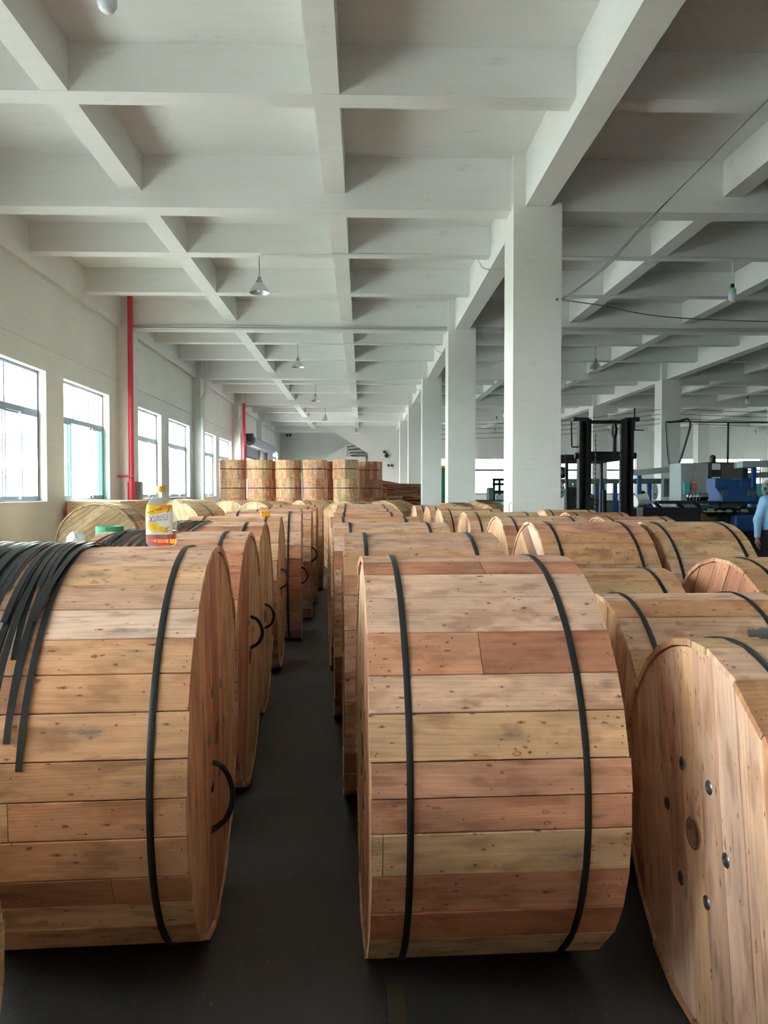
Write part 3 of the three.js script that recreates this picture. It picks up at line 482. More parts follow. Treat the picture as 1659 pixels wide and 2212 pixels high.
{ // bag, tape rolls, yellow box
  const top = 1.2, p = at(158, 1180, 4.9), g = new THREE.IcosahedronGeometry(0.06, 4), q = g.attributes.position;
  for (let i = 0; i < q.count; i++) { const v = V(q.getX(i), q.getY(i), q.getZ(i)), n = v.clone().normalize(), k = 1 + 0.35 * (fbm(n.x * 2.2 + 5, n.y * 2.2 + n.z * 3, 8, 3) - 0.5) + 0.12 * Math.abs(Math.sin(n.x * 5 + n.y * 7)); v.multiplyScalar(k); q.setXYZ(i, v.x * 0.9, v.y * 0.95, v.z * 0.85); }
  g.computeVertexNormals(); g.computeBoundingBox(); g.translate(p.x, top - 0.004 - g.boundingBox.min.y, -4.95);
  solo('plastic_bag', g, M.bag, 'crumpled white plastic bag on the low drum beside the green rolls', 'bag');
  const r = at(237, 1150, 4.97);
  for (let i = 0; i < 2; i++) {
    const t = thing('tape_roll', i ? 'upper green tape roll of the two stacked beside the white bag' : 'lower green tape roll of the two stacked beside the white bag', 'tape roll', [r.x, top - 0.004 + i * 0.078, -4.97], 0.3, 'green tape rolls');
    part('tape', lathe([[0.04, 0], [0.083, 0], [0.085, 0.004], [0.085, 0.073], [0.083, 0.077], [0.04, 0.077], [0.04, 0]], 40), M.greenTape, t);
    part('core', lathe([[0.036, 0.001], [0.04, 0.001], [0.04, 0.076], [0.036, 0.076], [0.036, 0.001]], 32), M.charcoal, t);
  }
  const y = at(570, 1112, 6.85), t = thing('yellow_box', 'small yellow plastic box on the third drum behind the bottle', 'box', [y.x, 1.35, -6.95], 0.2);
  part('box_body', rbx(0.078, 0.034, 0.05, 0.005, 0, 0.017, 0), M.boxYellow, t); part('box_lid', rbx(0.08, 0.014, 0.052, 0.004, 0, 0.039, 0), M.boxYellow, t);
}
{ // steel tool end lying on the crown of the small bolted drum
  const c = 2 * 0.567, p = at(1652, 1374, 2.25), t = thing('steel_tool', 'small steel tool with hexagonal tip on the small bolted drum', 'tool', [p.x, c + 0.002, -2.25], -0.12);
  part('tip', cyl(0.011, 0.013, 0.03, -0.03, 0.017, 0, 'x', 6), M.steel, t); part('barrel', cyl(0.016, 0.016, 0.09, 0.03, 0.017, 0, 'x', 20), M.steel, t); part('grip', cyl(0.017, 0.017, 0.14, 0.145, 0.018, 0, 'x', 16), M.charcoal, t);
}
// plywood crate against the wall under the open window
{
  const c = at(146, 1083, 14.4), t = thing('plywood_crate', 'pale plywood crate with red-edged side under the open window', 'crate', [XW + 0.6, 0, -16.1]);
  for (let i = 0; i < 4; i++) part('panel', bx(-0.5, 0.5, 0.01 + i * 0.34, 0.34 + i * 0.34, 0.98, 1.0), woodMats.yellow, t);
  part('top_panel', bx(-0.52, 0.52, 1.36, 1.385, -1.0, 1.02), woodMats.yellow, t); part('side_panel', bx(0.5, 0.52, 0, 1.36, -1, 1), woodMats.yellow, t); part('side_panel', bx(-0.52, -0.5, 0, 1.36, -1, 1.0), M.redPipe, t); part('back_panel', bx(-0.5, 0.5, 0, 1.36, -1, -0.98), woodMats.yellow, t);
}

// ---------------------------------------------------------------- pipes, conduits, lamps, wires
{
  const dp = COL0 + BAY - 0.11, xp = at(282, 800, dp).x;
  const red = thing('fire_pipe', 'tall red fire main pipe standing by the wall windows', 'pipe', [xp, 0, -dp]);
  part('pipe', cyl(0.062, 0.062, Y_SLAB - 1.5, 0, 1.5 + (Y_SLAB - 1.5) / 2, 0, 'y', 18), M.redPipe, red); part('lower_pipe', cyl(0.088, 0.088, 1.75, 0, 0.875, 0, 'y', 18), M.redPipe, red); part('coupling', cyl(0.095, 0.095, 0.1, 0, 1.75, 0, 'y', 18), M.redPipe, red);
  part('bracket_pipe', cyl(0.025, 0.025, 0.7, -0.3, 1.93, 0.05, 'x', 10), M.redPipe, red);
  const bxo = thing('switch_box', 'small grey switch box on the pilaster behind the red pipe', 'switch box', [XW + 0.2 * S + 0.08, 1.2, -dp - 0.4]); part('box_body', rbx(0.16, 0.62, 0.24, 0.01, 0, 0.3, 0), M.grey, bxo); part('box_door', rbx(0.02, 0.56, 0.2, 0.005, 0.085, 0.3, 0), M.grey, bxo);
  const r2 = thing('fire_pipe', 'thin red fire main pipe beside the loading doorway', 'pipe', [at(527, 900, COL0 + 3 * BAY - 0.4).x, 0, -(COL0 + 3 * BAY - 0.4)]); part('pipe', cyl(0.07, 0.07, Y_MAIN, 0, Y_MAIN / 2, 0, 'y', 14), M.redPipe, r2); part('coupling', cyl(0.09, 0.09, 0.1, 0, 1.7, 0, 'y', 14), M.redPipe, r2);
  for (const [k, l] of [[2, 'white drain pipe with an elbow beside the fourth window'], [3, 'white drain pipe with an elbow before the loading doorway']]) {
    const d = COL0 + k * BAY, t = thing('drain_pipe', l, 'pipe', [XW + 0.2 * S, 0, -d]);
    part('pipe', pipe([[0.08, 0, 0.08], [0.08, Y_MAIN - 0.75, 0.08], [0.2, Y_MAIN - 0.5, 0.08], [0.2, Y_SLAB, 0.08]], 0.06), M.pvc, t);
    for (const y of [1.6, 2.9, Y_MAIN - 0.9]) part('collar', cyl(0.068, 0.068, 0.07, 0.08, y, 0.08, 'y', 14), M.pvc, t);
  }
  // pendant lamps under the secondary beams
  const lampD = (k) => COL0 + CW / 2 + BAY / 3 + k * BAY;
  const lx = at(560, 553, lampD(0)).x;
  function shade(x, d, label) {
    const t = thing('pendant_lamp', label, 'lamp', [x, Y_SEC, -d]), h = 0.64, r = 0.17;
    part('ceiling_rose', cyl(0.045, 0.045, 0.02, 0, -0.01, 0, 'y', 14), M.pvc, t); part('rod', cyl(0.008, 0.008, h - 0.25, 0, -(h - 0.25) / 2, 0, 'y', 8), M.steel, t);
    part('socket', [cyl(0.03, 0.035, 0.07, 0, -h + 0.24, 0, 'y', 16), cyl(0.05, 0.055, 0.05, 0, -h + 0.19, 0, 'y', 16)], M.steel, t);
    part('reflector', lathe([[0.05, -h + 0.17], [0.075, -h + 0.15], [0.12, -h + 0.09], [0.155, -h + 0.04], [r, -h], [r + 0.004, -h], [0.16, -h + 0.042], [0.124, -h + 0.094], [0.077, -h + 0.155], [0.05, -h + 0.175]], 36), M.reflector, t);
    part('bulb', lathe([[0.02, -h + 0.17], [0.03, -h + 0.1], [0.045, -h + 0.05], [0.03, -h + 0.02], [0, -h + 0.012]], 20), M.bulb, t);
    return t;
  }
  function cfl(x, d, label) {
    const t = thing('pendant_bulb', label, 'lamp', [x, Y_SEC, -d]);
    part('ceiling_rose', cyl(0.045, 0.045, 0.02, 0, -0.01, 0, 'y', 14), M.pvc, t); part('rod', cyl(0.008, 0.008, 0.42, 0, -0.22, 0, 'y', 8), M.pvc, t); part('socket', cyl(0.03, 0.035, 0.07, 0, -0.46, 0, 'y', 16), M.black, t);
    part('ballast', lathe([[0.03, -0.49], [0.06, -0.52], [0.065, -0.56], [0.05, -0.59]], 20), std(0x7fb08a, 0.4), t); part('bulb', lathe([[0.05, -0.56], [0.068, -0.6], [0.068, -0.68], [0.045, -0.72], [0, -0.725]], 20), std(0xdfe9f2, 0.25), t);
  }
  const wh = ['first shaded pendant lamp along the hall, over the drum rows', 'second shaded pendant lamp along the hall', 'third shaded pendant lamp along the hall', 'fourth shaded pendant lamp, before the end wall'];
  for (let k = 0; k < 4; k++) {
    shade(lx, lampD(k), wh[k]);
    const cd = solo('conduit', [tube([V(lx + 0.05, Y_SEC - 0.02, -lampD(k) + 0.14), V(CX0 - 0.55, Y_SEC - 0.02, -lampD(k) + 0.14), V(CX0 - 0.42, Y_SEC - 0.05, -lampD(k) + 0.14), V(CX0 - 0.3, Y_MAIN - 0.016, -lampD(k) + 0.14), V(CX0 + 0.1, Y_MAIN - 0.016, -lampD(k) + 0.14)], 0.013, 40, 6), rod(V(lx + 0.03, Y_SEC - 0.02, -lampD(k) + 0.06), V(lx + 0.05, Y_SEC - 0.02, -lampD(k) + 0.14), 0.013)], M.pvc, `thin white conduit from the ${ord[k + 1]} shaded pendant lamp to the column beam`, 'conduit', 'lamp conduits');
  }
  shade(at(768, 912, lampD(4) - 1.5).x, lampD(4) - BAY / 3 * 0 - 0.001, 'last shaded pendant lamp hanging near the stairs');
  cfl(lx, lampD(-1), 'white bulb hanging bare at the ceiling above the bottle drum');
  const rx = at(1583, 570, lampD(0)).x;
  cfl(rx, lampD(0), 'bare green-collared bulb hanging over the outer drum row'); shade(rx, lampD(1), 'dark shaded pendant lamp beyond the stout column'); cfl(rx, lampD(3), 'small bare bulb hanging far beyond the stout column'); shade(at(1070, 915, lampD(4)).x, lampD(4), 'small shaded lamp far beyond the bare bulb');
  shade(at(1220, 930, lampD(4)).x + 2.6, lampD(4), 'small shaded lamp behind the forklift mast'); cfl(at(1615, 868, lampD(2)).x, lampD(2), 'bare bulb hanging above the grey cabinet'); cfl(at(1632, 935, lampD(4)).x, lampD(4), 'tiny bare bulb before the end wall windows');
  solo('conduit', tube([V(CX0 + 0.3, Y_SEC - 0.02, -lampD(0) + 0.14), V(rx + 6, Y_SEC - 0.02, -lampD(0) + 0.14)], 0.015, 8, 6, true), M.pvc, 'white conduit passing the bare green-collared bulb', 'conduit');
  for (const dy of [0, 0.05]) for (const [a, b, l] of [[XW + 0.3, CX0 - CW / 2 - 0.01, 'shiny steel conduit along the second main beam, between red pipe and column'], [CX0 + CW / 2 + 0.01, CX0 + BAYX - CW / 2 - 0.01, 'shiny steel conduit along the second main beam, above the forklift side']]) solo('conduit', tube([V(a, Y_MAIN + 0.03 + dy, -COL0 - BAY - 0.135), V(b, Y_MAIN + 0.03 + dy, -COL0 - BAY - 0.135)], 0.017, 8, 8, true), M.conduit, l, 'conduit', 'twin steel conduits');
  // wires off the first column
  const c0 = V(CX0 + CW / 2, at(1213, 648, COL0).y, -COL0 + 0.01), up = at(1659, 214, 5.2), up2 = at(1900, -20, 4.2);
  solo('wire', [tube([c0, at(1300, 580, 8.9), at(1390, 485, 7.6), at(1500, 375, 6.5), up, up2], 0.0075, 60, 5), tube([c0, at(1302, 583, 8.9), at(1393, 487, 7.6), at(1503, 371, 6.5), up, up2], 0.005, 60, 5)], M.greyDark, 'twisted grey wire slanting from the stout column up to the ceiling', 'wire');
  solo('wire', tube([c0, at(1300, 660, 10.5), at(1400, 680, 11), at(1520, 690, 11.5), at(1700, 696, 12)], 0.008, 40, 5), M.greyDark, 'sagging grey wire running level off the stout column', 'wire');
  part('wall_hook', [cyl(0.012, 0.012, 0.05, 0, 0, 0, 'z', 8)], M.steelDark, scene.getObjectByName('column_2')).position.set(CX0 + CW / 2 - 0.07, c0.y, -COL0 + 0.025);
  // bundles of wires strung between far columns
  const cA = CX0 + CW / 2, cB = CX0 + BAYX;
  for (let i = 0; i < 4; i++) {
    const y = 4.35 - i * 0.16;
    solo('overhead_wire', tube([V(cB + CW / 2, y + 0.05, -COL0 - 2 * BAY - 0.1), V(cB + 3.5, y - 0.1, -COL0 - 2 * BAY + 0.6), V(cB + 8, y + 0.05, -COL0 - 2 * BAY + 1)], 0.009, 30, 5), M.black, 'dark overhead wire strung out from the column with the green box', 'wire', 'wires off the boxed column');
    solo('overhead_wire', tube([V(cA, y - 0.5, -COL0 - 2 * BAY - 0.1), V((cA + cB) / 2, y - 0.35, -COL0 - 2 * BAY - 0.1), V(cB - CW / 2, y + 0.05, -COL0 - 2 * BAY - 0.1)], 0.008, 30, 5), M.black, 'dark wire strung between the columns behind the forklift', 'wire', 'wires behind the forklift');
  }
  // emergency lights and exit sign on the end wall
  for (const [p, q, l, z] of [[843, 1006, 'twin-head emergency light on the end wall', END], [624, 941, 'twin-head emergency light beside the stairwell window', END + 4.9]]) { const v = at(p, q, z), t = thing('emergency_light', l, 'light', [v.x, v.y, -z]); part('box_body', rbx(0.34, 0.2, 0.08, 0.01, 0, -0.16, 0.05), M.pvc, t); for (const s of [-1, 1]) part('lamp_head', cyl(0.07, 0.08, 0.09, s * 0.11, 0.02, 0.09, 'z', 14), M.charcoal, t); }
  const v = at(872, 1040, END - 0.05), cv = document.createElement('canvas'); cv.width = 256; cv.height = 128; const c = cv.getContext('2d'); c.fillStyle = '#10241d'; c.fillRect(0, 0, 256, 128); c.fillStyle = '#d8e8e0'; c.fillRect(40, 56, 80, 16); c.beginPath(); c.moveTo(20, 64); c.lineTo(62, 34); c.lineTo(62, 94); c.fill(); c.fillRect(150, 30, 70, 68); c.fillStyle = '#10241d'; c.fillRect(176, 46, 18, 52);
  const tx = new THREE.CanvasTexture(cv); tx.colorSpace = THREE.SRGBColorSpace;
  const ex = thing('exit_sign', 'dark exit sign with white arrow and door on the end wall', 'sign', [v.x, v.y, -END]); part('housing', bx(-0.24, 0.24, -0.12, 0.12, 0, 0.04), M.charcoal, ex); const face = part('sign_face', new THREE.PlaneGeometry(0.44, 0.21), std(0xffffff, 0.5, 0, { map: tx }), ex); face.position.z = 0.043;
  const cam = at(833, 978, END), ca = thing('security_camera', 'dark dome camera on the end wall above the emergency light', 'camera', [cam.x, cam.y, -END]); part('mount', bx(-0.05, 0.05, -0.05, 0.05, 0, 0.15), M.black, ca); part('dome', new THREE.SphereGeometry(0.13, 16, 10).translate(0.05, -0.2, 0.15), M.black, ca); part('camera_body', cyl(0.08, 0.08, 0.3, -0.1, 0.05, 0.2, 'z', 12), M.black, ca);
  // green door leaf by the third column
  const dd = COL0 + 3 * BAY, g0 = at(950, 1062, dd - 1).x; const gd = thing('green_door', 'narrow green door panel beside the far columns', 'door', [g0 + 0.3, 0, -(dd - 1)]); part('door_leaf', bx(-0.3, 0.3, 0.02, 2.6, -0.03, 0.03), M.green, gd); part('door_frame', [bx(-0.36, -0.3, 0, 2.7, -0.05, 0.05), bx(0.3, 0.36, 0, 2.7, -0.05, 0.05), bx(-0.36, 0.36, 2.6, 2.7, -0.05, 0.05)], M.boxYellow, gd);
}
// lumber heap on pallets beside the dark stack
{
  const rnd = mulberry(301), c = at(872, 1062, 31).x;
  const t = thing('lumber_pile', 'untidy pile of dark reclaimed boards by the far columns', 'lumber pile', [c, 0, -31]);
  for (let i = 0; i < 114; i++) { const l = 1.5 + rnd() * 0.8, lay = Math.floor(i / 6), g = boardGeo(0.13 + rnd() * 0.05, l, i % STRIPS, 0, 1, 0.035), m = part('plank', g, woodMats[i % 3 ? 'brown' : 'old'], t); m.position.set((rnd() - 0.5) * 0.5, 0.92 + lay * 0.05 + rnd() * 0.03, (i % 6 - 2.5) * 0.19); m.rotation.set((rnd() - 0.5) * 0.5, (rnd() - 0.5) * 0.9, (rnd() - 0.5) * 0.22 - 0.05); }
  for (let k = 0; k < 6; k++) { part('pallet', [bx(-0.9, 0.9, k * 0.15 + 0.1, k * 0.15 + 0.13, -0.6, 0.6), ...[-0.85, 0, 0.75].map((q) => bx(q, q + 0.1, k * 0.15, k * 0.15 + 0.1, -0.58, 0.58))], woodMats.brown, t); }
  const pl = thing('pallet_cage', 'dark slatted pallet standing on edge before the lumber pile', 'pallet', [at(832, 1062, 29.6).x, 0, -29.6]);
  for (let i = 0; i < 4; i++) part('slat', bx(-0.05 + i * 0.2, 0.05 + i * 0.2, 0, 1.42, 0, 0.03), woodMats.brown, pl);
  for (const y of [0.1, 0.7, 1.3]) part('bearer', bx(-0.06, 0.66, y, y + 0.09, -0.08, 0), woodMats.brown, pl);
}

// ---------------------------------------------------------------- forklift
{
  const d = 12.4, x = at(1307, 1062, d).x, t = thing('forklift', 'black forklift truck with tall open mast facing the drums', 'forklift', [x, 0, -d]);
  const k = d / F, top = at(1307, 903, d).y, cross = at(1307, 982, d).y;
  for (const s of [-1, 1]) {
    part('mast_rail', [bx(s * 0.36 - 0.075, s * 0.36 - 0.035, 0.08, top, -0.09, 0.07), bx(s * 0.36 + 0.035, s * 0.36 + 0.075, 0.08, top, -0.09, 0.07), bx(s * 0.36 - 0.04, s * 0.36 + 0.04, 0.08, top - 0.01, -0.09, -0.06)], M.black, t);
    part('inner_rail', bx(s * 0.27 - 0.03, s * 0.27 + 0.03, 0.1, top - 0.02, -0.05, 0.05), M.charcoal, t);
    part('rail_cap', bx(s * 0.43 - 0.1, s * 0.43 + 0.1, top - 0.05, top + 0.005, -0.06, 0.06), M.black, t);
    part('fork', [bx(s * 0.22 - 0.05, s * 0.22 + 0.05, 0.05, 0.09, 0.12, 1.15), bx(s * 0.22 - 0.05, s * 0.22 + 0.05, 0.05, 0.65, 0.09, 0.13)], M.steelDark, t);
    part('roller', cyl(0.05, 0.05, 0.06, s * 0.46, cross - 0.02, 0, 'x', 14), M.black, t);
    const ch = []; for (let y = 0.4; y < top - 0.3; y += 0.075) ch.push(bx(s * 0.2 - 0.012 + 0.03, s * 0.2 + 0.012 + 0.03, y, y + 0.055, 0.015, 0.04)); part('lift_chain', ch, M.steel, t);
    part('tilt_bracket', rbx(0.08, 0.2, 0.1, 0.02, s * 0.46, 1.2, 0), M.black, t);
  }
  part('top_crossbar', bx(-0.33, 0.33, top - 0.09, top - 0.04, -0.06, 0.05), M.black, t); part('middle_crossbar', bx(-0.3, 0.3, cross - 0.1, cross + 0.05, -0.08, 0.0), M.black, t);
  part('lower_crossbar', bx(-0.33, 0.33, 0.5, 0.65, -0.1, 0), M.black, t);
  part('carriage', [bx(-0.42, 0.42, 0.25, 0.37, 0.05, 0.1), bx(-0.42, 0.42, 0.55, 0.66, 0.05, 0.1)], M.black, t);
  part('chain_pulley', [cyl(0.11, 0.11, 0.04, 0.14, top - 0.2, 0, 'x', 20), bx(0.12, 0.17, top - 0.62, top - 0.1, -0.03, 0.03)], M.charcoal, t);
  part('hydraulic_hose', tube([[-0.55, top - 0.05, 0], [-0.54, top - 0.45, 0], [-0.54, cross + 0.12, 0], [-0.42, cross + 0.12, 0]], 0.012, 30, 6, true), M.rubber, t);
  part('lift_cylinder', cyl(0.035, 0.035, 1.4, 0.02, 0.9, -0.1, 'y', 12), M.charcoal, t);
  // chassis behind the mast
  part('body', [rbx(1.02, 0.62, 1.5, 0.06, 0, 0.6, -1.3), rbx(1.0, 0.5, 0.7, 0.08, 0, 0.95, -1.9)], M.charcoal, t);
  part('dashboard', rbx(0.9, 0.4, 0.25, 0.05, 0, 1.0, -0.6), M.black, t);
  const sw = new THREE.TorusGeometry(0.19, 0.016, 8, 28); sw.rotateX(-0.9); sw.translate(-0.08, 1.42, -0.75); part('steering_wheel', [sw, rod(V(-0.08, 1.2, -0.62), V(-0.08, 1.42, -0.75), 0.02), rod(V(-0.26, 1.42, -0.75), V(0.1, 1.42, -0.75), 0.012)], M.rubber, t);
  part('seat', [rbx(0.48, 0.14, 0.46, 0.05, 0, 1.1, -1.4), rbx(0.46, 0.5, 0.12, 0.05, 0, 1.4, -1.62)], M.rubber, t);
  for (const [sx, z] of [[-1, -0.35], [1, -0.35], [-1, -1.9], [1, -1.9]]) part('wheel', cyl(z > -1 ? 0.3 : 0.24, z > -1 ? 0.3 : 0.24, 0.2, sx * 0.45, z > -1 ? 0.3 : 0.24, z, 'x', 24), M.rubber, t);
  const gy = 2.08; part('overhead_guard', [bx(-0.52, 0.52, gy, gy + 0.1, -0.55, -0.45), bx(-0.52, 0.52, gy, gy + 0.06, -1.85, -1.75), ...[-0.5, -0.25, 0, 0.25, 0.46].map((q) => bx(q, q + 0.05, gy + 0.01, gy + 0.06, -1.8, -0.5)), bx(-0.78, -0.5, gy - 0.02, gy + 0.1, -0.6, -0.5)], M.black, t);
  for (const [sx, z0, z1] of [[-0.49, -0.5, -0.45], [0.49, -0.5, -0.45], [-0.49, -1.8, -1.8], [0.49, -1.8, -1.8]]) part('guard_post', rod(V(sx, z1 > -1 ? 0.9 : 1.1, z1), V(sx, gy + 0.05, z0), 0.03), M.black, t);
  const hl = part('headlamp', [rbx(0.16, 0.19, 0.14, 0.02, -0.63, 1.88, -0.42)], M.black, t); part('lens', new THREE.SphereGeometry(0.062, 18, 12).scale(1, 1, 0.4).translate(-0.62, 1.88, -0.345), M.steelBright, hl);
  part('headlamp_post', [rod(V(-0.66, 1.97, -0.5), V(-0.64, 2.1, -0.5), 0.05), rod(V(-0.67, 0.5, -0.5), V(-0.66, 1.8, -0.5), 0.03), bx(-0.685, -0.625, 1.55, 1.68, -0.54, -0.47)], M.charcoal, t);
}

// ---------------------------------------------------------------- cable machines
{
  const d = 14.2, g = (px, py, q = d) => at(px, py, q);
  const base = thing('stranding_machine', 'dark blue cable stranding machine with shiny rollers behind the outer drums', 'machine', [g(1510, 1100).x, 0, -d]);
  const X = (px) => g(px, 1062).x - g(1510, 1100).x, Y = (py) => g(1510, py).y;
  part('bed', bx(X(1385), X(1655), 0, Y(1096), -0.5, 0.1), M.charcoal, base);
  part('bed_top', bx(X(1412), X(1626), Y(1088), Y(1082), -0.6, 0.25), M.blueDark, base);
  for (const p of [1420, 1468, 1506]) part('bed_strut', rod(V(X(p), Y(1097), 0.15), V(X(p - 12), Y(1085), 0.15), 0.035), M.charcoal, base);
  part('guard_panel', bx(X(1455), X(1500), Y(1096), Y(1089), 0.1, 0.13), M.grey, base); part('guard_panel', bx(X(1511), X(1545), Y(1115), Y(1090), 0.1, 0.13), M.greyDark, base);
  const hood = (a, b, lift) => { const s = new THREE.Shape(); s.moveTo(0.3, Y(1082)); s.lineTo(0.28, Y(1072)); s.lineTo(0.0, Y(1052)); s.lineTo(0.0, Y(1034) + lift); s.lineTo(-0.35, Y(1034) + lift); s.lineTo(-0.35, Y(1082)); const e = new THREE.ExtrudeGeometry(s, { depth: X(b) - X(a), bevelEnabled: true, bevelSize: 0.01, bevelThickness: 0.01, bevelSegments: 1 }); e.rotateY(Math.PI / 2); e.scale(1, 1, -1); e.translate(X(a), 0, 0); const q = e.index ? e.toNonIndexed() : e, pz = q.attributes.position; for (let i = 0; i < pz.count; i += 3) { const t0 = [pz.getX(i), pz.getY(i), pz.getZ(i)]; pz.setXYZ(i, pz.getX(i + 1), pz.getY(i + 1), pz.getZ(i + 1)); pz.setXYZ(i + 1, ...t0); } q.computeVertexNormals(); return q; };
  part('hood', hood(1545, 1566, 0), M.blue, base); part('hood', hood(1568, 1598, -0.02), M.blue, base); part('hood', hood(1600, 1622, 0), M.blue, base);
  for (const p of [1552, 1607]) part('inspection_window', rbx(0.13, 0.12, 0.02, 0.008, X(p), Y(1066), 0.27).rotateX(0), M.greyDark, base);
  for (let i = 0; i < 4; i++) part('steel_coil', new THREE.TorusGeometry(0.065, 0.02, 10, 24).rotateY(Math.PI / 2 - 0.5).translate(X(1481 + i * 7), Y(1082) + 0.086, 0.12), M.steelBright, base);
  part('steel_sleeve', cyl(0.075, 0.075, 0.15, X(1512), Y(1082) + 0.08, 0.12, 'x', 24), M.steelBright, base);
  for (const [p, r, l] of [[1521, 0.09, 0.12], [1541, 0.065, 0.08], [1560, 0.075, 0.1], [1592, 0.09, 0.12]]) part('roller', [cyl(r, r * 0.96, l, X(p), Y(1105), 0.2, 'x', 28), cyl(0.03, 0.03, l + 0.1, X(p), Y(1105), 0.2, 'x', 12)], M.steelBright, base);
  part('roller_mount', bx(X(1510), X(1540), Y(1124), Y(1108), 0.1, 0.16), std(0x5c4420, 0.7), base);
  part('motor_cover', rbx(0.42, 0.3, 0.4, 0.05, X(1597), Y(1130), 0.1), M.blue, base);
  // grey control cabinet
  const dc = 16.2, cx = at(1500, 1062, dc).x, cw = 62 * dc / F, ct = at(1500, 1000, dc).y;
  const cab = thing('control_cabinet', 'tall grey control cabinet with yellow warning triangle and red notice', 'cabinet', [cx, 0, -dc]);
  part('body', rbx(cw, ct, 0.6, 0.015, 0, ct / 2, -0.3), M.grey, cab);
  for (const s of [-1, 1]) { const dr = part('door', rbx(cw / 2 - 0.01, ct - 0.12, 0.02, 0.005, s * cw / 4, ct / 2, 0.012), M.grey, cab); part('handle', bx(s * 0.03 - 0.01, s * 0.03 + 0.01, ct * 0.5, ct * 0.5 + 0.12, 0.022, 0.045), M.steelDark, dr); }
  const cv = document.createElement('canvas'); cv.width = 128; cv.height = 256; const c = cv.getContext('2d'); c.fillStyle = '#9aa5a2'; c.fillRect(0, 0, 128, 256); c.fillStyle = '#d99a1c'; c.beginPath(); c.moveTo(64, 10); c.lineTo(112, 140); c.lineTo(16, 140); c.fill(); c.fillStyle = '#2a2418'; c.beginPath(); c.moveTo(70, 50); c.lineTo(52, 92); c.lineTo(64, 92); c.lineTo(56, 126); c.lineTo(82, 82); c.lineTo(68, 82); c.fill(); c.fillStyle = '#c4383c'; c.fillRect(4, 150, 120, 100); c.fillStyle = '#f0d8d4'; c.fillRect(22, 172, 84, 12); c.fillRect(22, 200, 84, 12); c.fillRect(38, 226, 52, 10);
  const tx = new THREE.CanvasTexture(cv); tx.colorSpace = THREE.SRGBColorSpace;
  const sg = part('warning_sign', new THREE.PlaneGeometry(0.11, 0.32), std(0xffffff, 0.5, 0, { map: tx }), cab); sg.position.set(-0.02, at(1500, 1042, dc).y, 0.026); sg.userData.label = 'yellow triangle over a red notice';
  part('document_pocket', rbx(0.12, 0.24, 0.05, 0.01, -cw / 2 + 0.11, at(1500, 1055, dc).y, 0.04), M.cyan, cab);
  const op = thing('operator_panel', 'dark operator panel with white papers beside the grey cabinet', 'control panel', [at(1544, 1062, dc).x, 0, -dc]);
  part('body', rbx(0.24, at(1543, 998, dc).y, 0.5, 0.01, 0, at(1543, 998, dc).y / 2, -0.2), M.charcoal, op);
  for (const [p, h] of [[1008, 0.13], [1033, 0.05]]) part('paper_sheet', bx(-0.09, 0.09, at(1543, p, dc).y - h / 2, at(1543, p, dc).y + h / 2, 0.051, 0.054), M.paper, op);
  part('screen', bx(-0.1, 0.1, at(1543, 1050, dc).y - 0.1, at(1543, 1050, dc).y + 0.1, 0.051, 0.056), std(0x4a4d55, 0.3), op);
  part('beacon', [new THREE.SphereGeometry(0.062, 18, 12).translate(0.04, at(1543, 988, dc).y, -0.2), cyl(0.06, 0.065, 0.09, 0.04, at(1543, 994, dc).y, -0.2, 'y', 16)], M.black, op);
  const ob = thing('olive_box', 'olive machine housing between the dark panel and the blue hoods', 'machine', [at(1580, 1062, dc).x, 0, -dc - 0.2]); part('housing', rbx(0.46, at(1580, 998, dc).y, 0.5, 0.02, 0, at(1580, 998, dc).y / 2, 0), M.olive, ob); part('cover', rbx(0.44, 0.12, 0.5, 0.02, 0.24, at(1580, 1001, dc).y - 0.05, 0.1), M.grey, ob); part('post', rbx(0.14, at(1606, 1004, dc).y, 0.3, 0.02, 0.26, at(1606, 1004, dc).y / 2, 0.1), M.blueDark, ob);
  // overhead cable trays on posts
  const tr = (p0, p1, y0, y1, dd, label) => { const a = at(p0, y0, dd), b = at(p1, y1, dd), t = thing('cable_tray', label, 'cable tray', [a.x, 0, -dd]); part('tray', bar(V(0, a.y, 0), V(b.x - a.x, b.y, 0), 0.25, 0.13), M.grey, t); for (const q of [0.15, 0.85]) part('post', bx((b.x - a.x) * q - 0.04, (b.x - a.x) * q + 0.04, 0, a.y + (b.y - a.y) * q - 0.05, -0.04, 0.04), M.blue, t); return t; };
  tr(1365, 1472, 1022, 1012, 17.5, 'grey overhead cable tray running to the grey cabinet'); tr(1598, 1800, 1003, 1000, 15.6, 'grey overhead tray behind the blue-shirted man'); tr(1598, 1800, 1028, 1020, 17.5, 'lower grey tray behind the blue-shirted man');
  // dark green box on the column
  const cd = COL0 + 2 * BAY, gx = CX0 + BAYX; const gb = thing('distribution_box', 'dark green distribution box on the far column', 'electrical box', [gx + 0.02, at(1445, 1073, cd).y, -cd]); part('box_body', rbx(0.66, 0.62, 0.2, 0.01, 0, 0.31, 0.1), M.greyDark, gb); part('box_door', rbx(0.6, 0.56, 0.02, 0.004, 0, 0.31, 0.21), M.greyDark, gb);
  solo('hanging_cable', tube([V(gx + 0.22, at(1440, 1008, cd).y, -cd + 0.12), V(gx + 0.42, 3.2, -cd + 0.2), V(gx + 0.58, 3.9, -cd + 0.2), V(gx + 0.5, 4.05, -cd + 0.2), V(gx + 0.3, 4.0, -cd + 0.12), V(gx - 0.1, 3.95, -cd + 0.1)], 0.035, 50, 8), M.black, 'thick black cable looping down beside the far column', 'cable');
